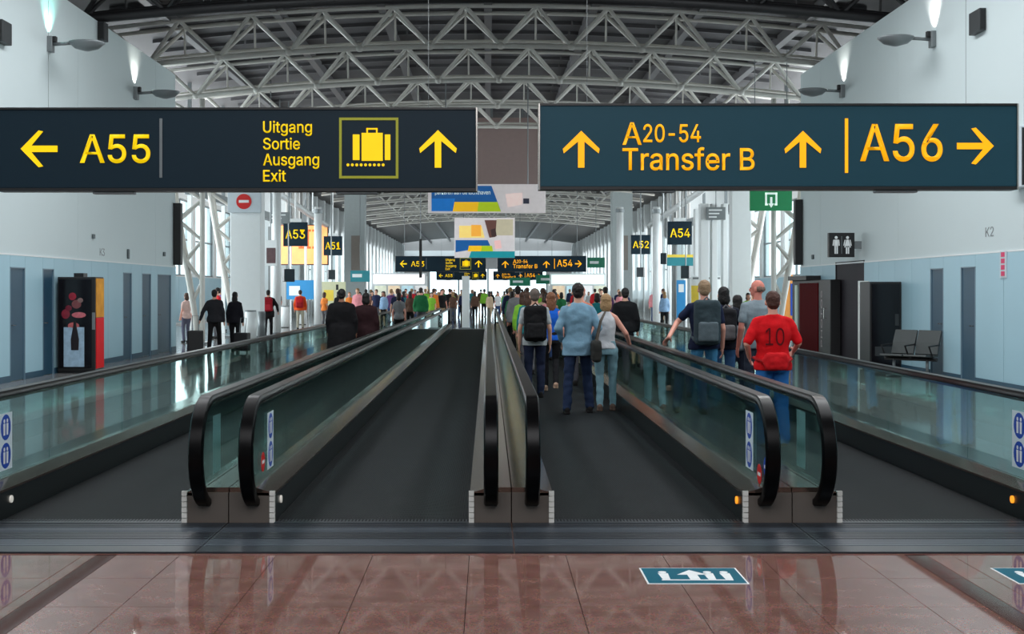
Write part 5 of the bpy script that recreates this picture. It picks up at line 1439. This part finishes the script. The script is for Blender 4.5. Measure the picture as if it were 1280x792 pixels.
def figure_meshes(H=1.75, wide=1.0, fem=False, feet=((-0.10, -0.02), (0.10, 0.03)), armL=None, armR=None, top='short', hem=0.84,
                  trousers='straight', hair='short', detail=2, yawh=0.0, seed=0.0, sleeve=None, palmL=None, palmR=None, lift=(0, 0)):
    """Meshes of one person of height H facing +Y, feet on z = 0. Positions are for 1.75 m and get scaled."""
    s = H / 1.75
    sw = (0.142 if fem else 0.164) * wide            # shoulder joint half width
    hw = (0.100 if fem else 0.092)
    arms = []
    for i, a in enumerate((armL, armR)):
        q = -1 if i == 0 else 1
        if a is None:
            a = ((q * (sw + 0.065), -0.03, 1.11), (q * (sw + 0.075), 0.06, 0.86))
        arms.append((Vector((q * sw, -0.005, 1.395)), Vector(a[0]), Vector(a[1])))
    legs = []
    for i, f in enumerate(feet):
        q = -1 if i == 0 else 1
        hip = Vector((q * hw, 0, 0.91))
        ank = Vector((f[0], f[1], 0.085 + lift[i]))
        mid = (hip + ank) / 2
        L = (hip - ank).length
        bend = math.sqrt(max(0.0, 0.415 ** 2 - (L / 2) ** 2)) if L < 0.83 else 0.015
        kn = mid + Vector((0, min(bend, 0.12) + 0.012, 0.03))
        legs.append((hip, kn, ank))
    out = {}
    vox = {2: 0.0095, 1: 0.022, 0: 0.03}[detail]
    # ---- body, one continuous skin
    mb = MB()
    hz = 1.635
    Rh = Matrix.Rotation(yawh, 3, 'Z')

    def hp(x, y, z):
        v = Rh @ Vector((x, y, 0))
        return (v.x, v.y + 0.015, z)
    mb.ell(hp(0, -0.008, hz + 0.015), 0.076, 0.094, 0.100, 16, 12, Rh)
    mb.ell(hp(0, 0.035, hz - 0.055), 0.056, 0.056, 0.062, 14, 10, Rh)
    mb.limb((0, -0.012, 1.46), 0.058 if not fem else 0.048, (0, 0.0, 1.58), 0.052 if not fem else 0.045)
    if detail:
        mb.ell(hp(0, 0.098, hz - 0.018), 0.014, 0.020, 0.026, 10, 8, Rh)
        for q in (-1, 1):
            mb.ell(hp(q * 0.078, -0.005, hz - 0.012), 0.012, 0.022, 0.034, 10, 8, Rh)
        mb.ell(hp(0, 0.082, hz - 0.066), 0.024, 0.012, 0.010, 10, 8, Rh)
    tw = 0.9
    prof = [(0.86, 0.150, 0.098), (0.95, 0.160, 0.105), (1.06, 0.132 if fem else 0.142, 0.090), (1.18, 0.142 if fem else 0.155, 0.098),
            (1.30, 0.154 if fem else 0.170, 0.108), (1.385, 0.143 if fem else 0.160, 0.096), (1.445, 0.098, 0.070), (1.49, 0.058, 0.056)]
    mb.loft([(0, -0.004, z, rx * wide * tw, ry * tw) for z, rx, ry in prof])
    for sh, el, wr in arms:
        mb.limb(sh, 0.046, el, 0.038)
        mb.limb(el, 0.038, wr, 0.027)
        mb.limb(sh + Vector((0, 0, 0.0)), 0.046, (sh.x * 0.3, sh.y, 1.452), 0.045)
    for hip, kn, ank in legs:
        mb.limb(hip, 0.074, kn, 0.043)
        mb.limb(kn, 0.043, kn.lerp(ank, 0.35) + Vector((0, -0.008, 0)), 0.043)
        mb.limb(kn.lerp(ank, 0.35) + Vector((0, -0.008, 0)), 0.043, ank, 0.031)
        mb.ell((ank.x, ank.y + 0.055, ank.z - 0.045), 0.036, 0.11, 0.03)
    for i, (sh, el, wr) in enumerate(arms):
        q = -1 if i == 0 else 1
        d = (wr - el).normalized()
        if detail == 2:
            pn = (palmL, palmR)[i] or (-q, 0.2, 0)
            dd = d if not (palmL, palmR)[i] else (d * 0.5 + Vector((0, 0.8, -0.1))).normalized()
            hand(mb, wr, dd, pn, 1.0, q, 0.6)
        else:
            mb.limb(wr, 0.03, wr + d * 0.1, 0.025)
    out['body'] = remeshed(mb, vox, 2 if detail == 2 else 1)
    # ---- shirt or jacket
    mb = MB()
    k = {'tank': 1.04, 'short': 1.12, 'long': 1.14, 'jacket': 1.18, 'coat': 1.32}[top]
    pr = [(hem, 0.172 if not fem else 0.168, 0.118), (0.95, 0.172 if not fem else 0.164, 0.118)] + [p for p in prof[2:6]] + [(1.445, 0.112, 0.078), (1.495, 0.064, 0.062)]
    if top == 'coat':
        pr = [(hem, 0.19, 0.15)] + pr[1:]
    mb.loft([(0, -0.004, z, rx * wide * (k if z < 1.46 else 1.0), ry * (k if z < 1.46 else 1.04)) for z, rx, ry in pr], 24)
    sl = sleeve if sleeve is not None else {'tank': 0.0, 'short': 0.62, 'long': 1.9, 'jacket': 1.92, 'coat': 1.92}[top]
    fat = {'tank': 0.05, 'short': 0.062, 'long': 0.059, 'jacket': 0.067, 'coat': 0.074}[top]
    for sh, el, wr in arms:
        if sl > 0:
            e = sh.lerp(el, min(sl, 1.0))
            mb.limb(sh, fat, e, fat * 0.92)
            mb.limb(sh, fat, (sh.x * 0.30, sh.y, 1.448), fat * 0.78)
            if sl > 1:
                mb.limb(el, fat * 0.92, el.lerp(wr, sl - 1), fat * 0.66)
        else:
            mb.limb((sh.x * 0.9, sh.y, 1.405), 0.046, (sh.x * 0.35, sh.y, 1.45), 0.042)
    out['shirt' if top in ('tank', 'short', 'long') else 'jacket'] = remeshed(mb, vox * 1.25, 3, 0.012 if detail == 2 else 0.008, 8, seed)
    # ---- trousers
    mb = MB()
    mb.loft([(0, -0.004, 0.84, 0.160 * wide, 0.112), (0, -0.004, 0.92, 0.166 * wide, 0.116), (0, -0.002, 1.0, 0.152 * wide, 0.102), (0, 0, 1.05, 0.142 * wide, 0.096)], 24)
    t0, t1, t2 = {'straight': (0.092, 0.070, 0.062), 'slim': (0.090, 0.064, 0.050), 'loose': (0.098, 0.084, 0.082)}[trousers]
    for hip, kn, ank in legs:
        mb.limb(hip + Vector((0, 0, -0.02)), t0, kn, t1)
        mb.limb(kn, t1, ank + Vector((0, -0.008, 0.0)), t2)
    out['trousers'] = remeshed(mb, vox * 1.25, 3, 0.010 if detail == 2 else 0.006, 9, seed + 5)
    # ---- hair
    mb = MB()
    if hair == 'cap':
        mb.ell(hp(0, -0.012, hz + 0.045), 0.086, 0.102, 0.082, 16, 12, Rh)
    elif hair == 'bald':
        for q in (-1, 1):
            mb.ell(hp(q * 0.050, -0.045, hz - 0.005), 0.036, 0.055, 0.045, 12, 8, Rh)
        mb.ell(hp(0, -0.072, hz - 0.005), 0.055, 0.036, 0.045, 12, 8, Rh)
    else:
        mb.ell(hp(0, -0.022, hz + 0.035), 0.085, 0.096, 0.094, 16, 12, Rh)
        mb.ell(hp(0, -0.055, hz - 0.015), 0.074, 0.056, 0.075, 16, 12, Rh)
        if hair == 'long':
            mb.ell(hp(0, -0.065, hz - 0.10), 0.088, 0.050, 0.15, 14, 10, Rh)
        elif hair == 'bob':
            mb.ell(hp(0, -0.045, hz - 0.06), 0.092, 0.068, 0.10, 14, 10, Rh)
        elif hair == 'pony':
            mb.limb(hp(0, -0.10, hz + 0.02), 0.03, hp(0, -0.13, hz - 0.14), 0.022)
    out['hair'] = remeshed(mb, min(vox, 0.014), 2, 0.006, 30, seed + 9)
    # ---- shoes
    for i, (hip, kn, ank) in enumerate(legs):
        mb = MB()
        z = ank.z - 0.085
        mb.ell((ank.x, ank.y + 0.055, z + 0.042), 0.050, 0.135, 0.042, 14, 10)
        mb.ell((ank.x, ank.y - 0.02, z + 0.065), 0.046, 0.06, 0.055, 14, 10)
        mb.box(ank.x - 0.044, ank.x + 0.044, ank.y - 0.07, ank.y + 0.16, z + 0.0, z + 0.025, 0.01)
        out['shoe%d' % i] = remeshed(mb, max(vox, 0.012), 2)
    if detail == 2:
        for q in (-1, 1):
            mb = MB()
            mb.ell(hp(q * 0.031, 0.079, hz + 0.008), 0.012, 0.010, 0.008, 10, 8, Rh)
            out['eye%d' % q] = mb.mesh('eye', mat('eye_dark', rgb(40, 34, 32), 0.2), True)
    for me in out.values():
        me.transform(Matrix.Scale(s, 4))
    return out


def place_person(label, meshes, x, y, yaw, colors, group=None, z=0.0):
    r = thing('person', label, 'person', (x, y, z), yaw, group)
    for k, me in meshes.items():
        nm_ = k.rstrip('-0123456789')
        m = {'body': lambda: skin_mat(colors['skin']), 'shirt': lambda: cloth(colors['top']), 'jacket': lambda: cloth(colors['top']),
             'trousers': lambda: cloth(colors['legs']), 'hair': lambda: hair_mat(colors['hair']), 'shoe': lambda: cloth(colors.get('shoes', (30, 28, 28))),
             'eye': lambda: mat('eye_dark', rgb(40, 34, 32), 0.2)}[nm_]()
        o = put(nm_, me, r)
        if not me.materials:
            me.materials.append(m)
        o.material_slots[0].link = 'OBJECT'
        o.material_slots[0].material = m
    return r


def backpack(label, x, y, z, yaw, w, h, d, col, trim, H=1.75, straps=True):
    """Worn on the back of someone who faces +Y when yaw is 0; x, y, z are the wearer's base."""
    r = thing('backpack', label, 'backpack', (x, y, z), yaw)
    s = H / 1.75
    cz = 1.20 * s
    yb = -0.125 * s
    mb = MB()
    mb.box(-w / 2, w / 2, yb - d, yb, cz - h / 2, cz + h / 2, min(0.06, d * 0.4))
    mb.ell((0, yb - d * 0.55, cz - h * 0.05), w * 0.5, d * 0.62, h * 0.48)
    o = put('main_bag', remeshed(mb, 0.012, 4, 0.006, 12), r); o.data.materials.append(cloth(col))
    mb = MB()
    mb.box(-w * 0.38, w * 0.38, yb - d - 0.05, yb - d + 0.04, cz - h * 0.42, cz + h * 0.02, 0.03)
    o = put('front_pocket', remeshed(mb, 0.012, 3, 0.004, 14), r); o.data.materials.append(cloth(trim))
    if straps:
        for q in (-1, 1):
            pts = [(q * 0.085 * s, yb - 0.02, cz + h * 0.42), (q * 0.105 * s, -0.05 * s, 1.475 * s), (q * 0.125 * s, 0.06 * s, 1.44 * s), (q * 0.135 * s, 0.125 * s, 1.32 * s),
                   (q * 0.15 * s, 0.105 * s, 1.12 * s), (q * 0.165 * s, 0.0, 1.02 * s), (q * w * 0.45, yb - 0.02, cz - h * 0.4)]
            mb = MB(); mb.tube(pts, 0.02, 8); mb.build('strap', cloth(trim), r, smooth=True)
    mb = MB(); mb.tube([(-0.05, yb - d * 0.3, cz + h * 0.48), (0, yb - d * 0.3, cz + h * 0.48 + 0.05), (0.05, yb - d * 0.3, cz + h * 0.48)], 0.012, 8)
    mb.build('grab_handle', cloth(trim), r)
    return r


SK, SKP, SKD = (214, 164, 140), (224, 160, 140), (150, 104, 82)
ZB = 0.008
# crowded walkway, nearest travellers
f = figure_meshes(1.79, 1.08, feet=((-0.16, -0.10), (0.17, 0.10)), top='long', hem=0.78, trousers='straight', armL=((-0.27, -0.05, 1.15), (-0.20, 0.16, 0.96)), armR=((0.27, -0.05, 1.15), (0.20, 0.16, 0.96)), seed=1)
place_person('man in a light blue shirt and dark jeans on the crowded walkway', f, 1.24, 17.1, 0.03, dict(skin=SK, top=(122, 158, 180), legs=(30, 44, 72), hair=(30, 22, 20)), z=ZB)
f = figure_meshes(1.64, 0.95, True, feet=((-0.09, -0.08), (0.10, 0.06)), top='tank', hem=0.93, trousers='slim', hair='bob', armR=((0.30, 0.0, 1.16), (0.36, 0.20, 0.98)), palmR=(0, 0.1, -1), seed=2)
place_person('blonde woman in a white sleeveless top and pale blue jeans', f, 1.665, 17.5, -0.1, dict(skin=SKP, top=(206, 208, 212), legs=(124, 160, 172), hair=(166, 132, 92), shoes=(110, 90, 80)), z=ZB)
f = figure_meshes(1.72, 1.05, feet=((-0.11, -0.05), (0.10, 0.06)), top='short', hem=0.84, seed=3)
place_person('man in a pale grey t-shirt and navy jeans carrying a black backpack', f, 0.74, 19.6, 0.0, dict(skin=SK, top=(168, 174, 176), legs=(30, 38, 62), hair=(96, 84, 76)), z=ZB)
backpack('large black backpack on the man in the pale grey t-shirt', 0.74, 19.6, ZB, 0.0, 0.36, 0.56, 0.20, (16, 16, 18), (26, 26, 28), 1.72)
f = figure_meshes(1.66, 0.95, True, feet=((-0.09, 0.1), (0.08, -0.16)), lift=(0, 0.06), top='tank', hem=0.9, trousers='slim', hair='long', seed=4)
place_person('woman in a bright blue top and black trousers, one heel raised', f, 1.06, 20.9, 0.0, dict(skin=SKP, top=(20, 92, 196), legs=(20, 20, 24), hair=(120, 76, 50), shoes=(170, 140, 120)), z=ZB)
f = figure_meshes(1.76, 1.0, feet=((-0.1, -0.05), (0.1, 0.05)), top='short', seed=5, detail=1, hair='cap')
place_person('person with an orange cap behind the blonde woman', f, 1.66, 22.2, 0.0, dict(skin=SKP, top=(196, 120, 96), legs=(60, 60, 66), hair=(214, 110, 80)), z=ZB)
# blonde woman's shoulder bag
r = thing('shoulder_bag', 'dark grey shoulder bag hanging at the blonde woman\'s left side', 'bag', (1.475, 16.92, ZB))
mb = MB(); mb.box(-0.07, 0.07, -0.16, 0.14, 0.72, 1.02, 0.05)
o = put('bag_body', remeshed(mb, 0.012, 4, 0.01, 10), r); o.data.materials.append(cloth((48, 48, 46)))
mb = MB(); mb.tube([(0, 0.1, 1.0), (0.06, 0.02, 1.28), (0.12, -0.03, 1.40), (0.06, -0.1, 1.28), (0, -0.12, 1.0)], 0.014, 8); mb.build('strap', cloth((96, 88, 80)), r)

# outer right walkway
f = figure_meshes(1.68, 1.12, feet=((-0.12, 0.0), (0.12, 0.03)), top='short', hem=0.86, armL=((-0.30, -0.05, 1.16), (-0.24, 0.14, 1.00)), armR=((0.29, 0.0, 1.17), (0.28, 0.22, 1.07)), hair='short', sleeve=0.85, trousers='loose', seed=6)
place_person('person in a bright red t-shirt and blue jeans, hands held in front', f, 3.10, 13.5, -0.04, dict(skin=SKP, top=(214, 16, 26), legs=(44, 112, 184), hair=(74, 42, 32)), z=ZB)
r = thing('waist_pack', 'red waist pack on the back of the red shirted traveller', 'bag', (3.10, 13.5, ZB), -0.04)
mb = MB(); mb.box(-0.12, 0.12, -0.24, -0.13, 0.83, 1.03, 0.04); mb.ell((0, -0.19, 0.93), 0.15, 0.06, 0.10)
o = put('pouch', remeshed(mb, 0.012, 4, 0.008, 14), r); o.data.materials.append(cloth((206, 22, 30)))
mb = MB(); mb.tube([(-0.13, -0.18, 0.93), (-0.19, -0.06, 0.95), (-0.2, 0.05, 0.96), (-0.1, 0.15, 0.96), (0.1, 0.15, 0.96), (0.2, 0.05, 0.96), (0.19, -0.06, 0.95), (0.13, -0.18, 0.93)], 0.016, 8)
mb.build('strap', cloth((170, 20, 26)), r)
me = text_mesh('10', -0.10, 0.10, 1.10, 1.29, 0, 0.003, 0.0); me.materials.append(cloth((96, 10, 18)))
o = put('shirt_print', me, None); 
pr_person = [q for q in C.objects if q.get('label', '').startswith('person in a bright red')][0]
o.parent = pr_person; o.location = (0, -0.128, 0)

f = figure_meshes(1.83, 1.08, feet=((-0.13, -0.02), (0.12, 0.05)), top='short', armL=((-0.36, 0.03, 1.19), (-0.52, -0.34, 1.01)), palmL=(0, 0.1, -1), seed=7)
place_person('man in a navy t-shirt resting one hand on the handrail', f, 3.00, 17.2, 0.0, dict(skin=SKP, top=(26, 34, 62), legs=(70, 134, 176), hair=(150, 124, 96)), z=ZB)
backpack('grey green backpack on the man in the navy t-shirt', 3.00, 17.2, ZB, 0.0, 0.36, 0.62, 0.2, (52, 66, 72), (92, 104, 110), 1.83)
f = figure_meshes(1.74, 1.05, feet=((-0.1, 0.0), (0.12, 0.04)), top='short', hair='bob', armR=((0.27, -0.03, 1.15), (0.24, 0.06, 0.92)), seed=8)
place_person('dark haired person in a black navy t-shirt beside the navy shirted man', f, 3.42, 18.0, 0.0, dict(skin=SK, top=(20, 22, 36), legs=(70, 112, 160), hair=(16, 13, 14)), z=ZB)
backpack('dark backpack with grey straps on the dark haired person', 3.42, 18.0, ZB, 0.0, 0.30, 0.5, 0.16, (28, 28, 32), (110, 108, 110), 1.74)
f = figure_meshes(1.84, 1.05, feet=((-0.1, 0.0), (0.1, 0.04)), top='short', hair='bald', yawh=0.9, seed=9)
place_person('balding man in a pale grey t-shirt turning his head, behind the red shirt', f, 3.76, 17.3, 0.1, dict(skin=(214, 132, 116), top=(136, 150, 158), legs=(58, 64, 80), hair=(120, 96, 84)), z=ZB)
f = figure_meshes(1.74, 1.15, feet=((-0.1, 0.0), (0.1, 0.04)), top='jacket', detail=1, seed=10)
place_person('man in a black jacket past the blonde woman', f, 2.82, 25.5, 0.0, dict(skin=SK, top=(16, 17, 20), legs=(24, 24, 30), hair=(24, 20, 20)), z=ZB)

# outer left walkway, dark pair
f = figure_meshes(1.72, 1.25, feet=((-0.1, -0.08), (0.1, 0.08)), top='coat', hem=0.45, detail=1, seed=11)
place_person('broad traveller in a long black coat on the outer left walkway', f, -2.95, 25.0, 0.0, dict(skin=SKD, top=(15, 14, 17), legs=(14, 14, 16), hair=(14, 12, 12)), z=ZB)
f = figure_meshes(1.64, 1.1, feet=((-0.1, -0.08), (0.1, 0.08)), top='coat', hem=0.5, detail=1, hair='bob', seed=12)
place_person('traveller in a dark maroon coat beside the black coat', f, -2.52, 25.6, 0.0, dict(skin=SKD, top=(40, 18, 22), legs=(18, 16, 18), hair=(20, 14, 14)), z=ZB)

# left floor walkers
f = figure_meshes(1.72, 1.08, feet=((-0.12, -0.14), (0.12, 0.16)), top='jacket', armL=((-0.30, -0.1, 1.14), (-0.38, -0.10, 0.9)), detail=1, seed=13)
place_person('man in dark clothes pulling a black suitcase past the left wall', f, -7.50, 34.0, 0.0, dict(skin=SK, top=(40, 40, 44), legs=(24, 22, 24), hair=(24, 20, 18)))
f = figure_meshes(1.66, 1.0, True, feet=((-0.1, 0.12), (0.1, -0.12)), top='jacket', hair='long', detail=1, seed=14)
place_person('long haired woman in black walking beside the suitcase man', f, -7.02, 34.4, 0.0, dict(skin=SK, top=(20, 20, 28), legs=(18, 18, 22), hair=(20, 16, 16)))


def suitcase(label, x, y, yaw, w, h, d, col, handle=True):
    r = thing('suitcase', label, 'suitcase', (x, y, 0), yaw)
    MB().box(-w / 2, w / 2, -d / 2, d / 2, 0.05, h, 0.03).build('shell', mat('case_%d_%d_%d' % col, rgb(*col), 0.5), r)
    for q in (-1, 1):
        mb = MB(); mb.tube([(q * w * 0.35 - 0.02, 0, 0.03), (q * w * 0.35 + 0.02, 0, 0.03)], 0.03, 10); mb.build('wheel', M_dark, r)
    mb = MB(); mb.tube([(-0.08, 0, h - 0.02), (-0.08, 0.1, h + 0.4), (0.08, 0.1, h + 0.4), (0.08, 0, h - 0.02)], 0.012, 6); mb.build('pull_handle', M_grey, r)


suitcase('black wheeled suitcase behind the man by the left wall', -7.93, 33.6, 0.2, 0.42, 0.62, 0.26, (16, 16, 18))
suitcase('dark wheeled suitcase behind the long haired woman', -6.72, 33.9, -0.2, 0.40, 0.55, 0.25, (24, 22, 24))
f = figure_meshes(1.72, 1.15, feet=((-0.1, -0.1), (0.1, 0.1)), top='jacket', hem=0.72, detail=1, armL=((-0.33, -0.02, 1.16), (-0.36, 0.06, 0.92)), armR=((0.33, -0.02, 1.16), (0.36, 0.06, 0.92)), seed=15)
place_person('walker in a black jacket with a red backpack', f, -8.15, 46.0, 0.0, dict(skin=SK, top=(22, 20, 22), legs=(26, 24, 28), hair=(30, 26, 24)))
backpack('red backpack on the walker in the black jacket', -8.15, 46.0, 0, 0.0, 0.38, 0.5, 0.18, (150, 20, 34), (180, 40, 54), 1.72)
f = figure_meshes(1.72, 1.1, feet=((-0.1, -0.1), (0.1, 0.1)), top='jacket', detail=1, seed=16)
place_person('walker in an orange jacket under the A53 sign', f, -8.25, 54.5, 0.0, dict(skin=SK, top=(206, 76, 26), legs=(150, 146, 130), hair=(50, 36, 30)))
backpack('red backpack on the walker in the orange jacket', -8.25, 54.5, 0, 0.0, 0.34, 0.48, 0.18, (170, 26, 30), (140, 20, 26), 1.72, straps=False)

# crowd further away: a few shared figures dressed differently
protos = [figure_meshes(1.76, 1.05, feet=((-0.1, -0.12), (0.1, 0.14)), top='short', detail=0, seed=20),
          figure_meshes(1.66, 0.98, True, feet=((-0.09, 0.12), (0.09, -0.12)), top='long', hair='long', trousers='slim', detail=0, seed=21),
          figure_meshes(1.80, 1.1, feet=((-0.11, 0.0), (0.11, 0.05)), top='jacket', detail=0, seed=22),
          figure_meshes(1.62, 1.0, True, feet=((-0.1, 0.0), (0.1, 0.04)), top='short', hair='bob', detail=0, seed=23)]
KIND = ['man', 'woman', 'man', 'woman']
TOPS = [('black', (18, 18, 20)), ('white', (216, 216, 216)), ('green', (36, 110, 66)), ('navy', (28, 36, 66)), ('pink', (216, 140, 146)), ('grey', (122, 124, 126)),
        ('red', (186, 34, 40)), ('beige', (190, 166, 140)), ('teal', (30, 116, 122)), ('purple', (92, 60, 104)), ('light blue', (140, 172, 204)), ('brown', (86, 62, 50)),
        ('orange', (214, 120, 50)), ('lime', (130, 190, 60))]
LEGS = [('black', (20, 20, 22)), ('blue', (48, 70, 110)), ('grey', (92, 92, 96)), ('tan', (160, 140, 112))]
HAIRS = [(24, 18, 16), (70, 46, 32), (140, 108, 70), (36, 26, 22)]
used = set()
stood = [(0.74, 19.6), (1.06, 20.9), (1.66, 22.2), (2.82, 25.5), (-2.95, 25), (-2.52, 25.6)]


def crowd(where, spots, group, z=0.0):
    for i, (x, y, yaw) in enumerate(spots):
        for _ in range(30):         # nobody stands inside someone else
            if all((x - a) ** 2 + (y - b) ** 2 > 0.42 for a, b in stood):
                break
            x, y = x + (jit(0.12) if z else jit(0.6)), y + jit(0.7)
        stood.append((x, y))
        p = rnd.randrange(4)
        for _ in range(200):
            t, l = rnd.choice(TOPS), rnd.choice(LEGS)
            key = (where, KIND[p], t[0], l[0])
            if key not in used:
                break
            p = rnd.randrange(4)
        used.add(key)
        place_person('%s in a %s top and %s trousers %s' % (KIND[p], t[0], l[0], where), {k: m for k, m in protos[p].items()}, x, y, yaw,
                     dict(skin=rnd.choice((SK, SKP, SK, SKD)), top=t[1], legs=l[1], hair=rnd.choice(HAIRS)), group, z)


def jit(a):
    return (rnd.random() - 0.5) * 2 * a


for x, y, p, t, h, lab in ((3.80, 18.9, 3, (128, 132, 138), 0, 'dark haired woman in a grey top between the dark backpack and the red shirt'),):
    place_person(lab, protos[p], x, y, 0.05, dict(skin=SK, top=t, legs=(40, 44, 60), hair=HAIRS[h]), None, ZB)
lane = []
y = 25.0
while y < 52:
    lane.append((0.80 + jit(0.08), y + jit(0.3), jit(0.2)))
    if rnd.random() < 0.85:
        lane.append((1.48 + jit(0.08), y + 0.5 + jit(0.3), jit(0.2)))
    y += 2.3
crowd('riding deeper on the crowded walkway', lane, 'riders on the crowded walkway', ZB)
crowd('riding deeper on the outer right walkway', [(2.9, 33, 0), (3.6, 38, 0), (3.2, 44, 0), (2.9, 49, 0)], 'riders on the outer right walkway', ZB)
crowd('riding far along the outer left walkway', [(-2.8, 39, 0), (-3.2, 44, 0), (-2.6, 48, 0), (-3.2, 51, 0)], 'riders on the outer left walkway', ZB)
far = []
for k in range(70):
    yy = 56.5 + 50 * (k / 69.0) ** 1.3
    xx = -7.4 + 14.8 * ((k * 0.618) % 1.0)
    if abs(xx + 0.95) < 0.9 and yy < 66:
        xx -= 2.2
    far.append((xx, yy + jit(0.6), rnd.choice((0, 0, PI, PI, 0.5, -0.6, 2.6))))
for k in range(26):
    far.append((-6.0 + 4.4 * ((k * 0.618) % 1.0), 57 + 26 * (k / 25.0), rnd.choice((PI, PI + 0.4, PI - 0.4, 0))))
crowd('in the crowd beyond the walkways', far, 'crowd beyond the walkways')
place_person('woman in a pale pink top standing behind the end of the left wall', protos[3], -9.85, 40.5, 0.8, dict(skin=SKP, top=(206, 172, 164), legs=(92, 92, 110), hair=HAIRS[1]))
crowd('standing in the left gate lounge', [(-9.6, 44, 2), (-11.2, 52, -1), (-7.0, 58, 0), (-6.2, 60, 3), (-10.5, 62, 1), (-8.9, 66, 0), (-6.5, 66, 0.4)], 'people in the left gate lounge')
crowd('standing in the right gate lounge', [(8.6, 41, 3), (9.8, 46, 2), (7.4, 52, 0), (10.4, 57, -1), (8.2, 61, 3), (6.8, 64, 0), (9.6, 68, 1)], 'people in the right gate lounge')

bpy.data.scenes.remove(shop)
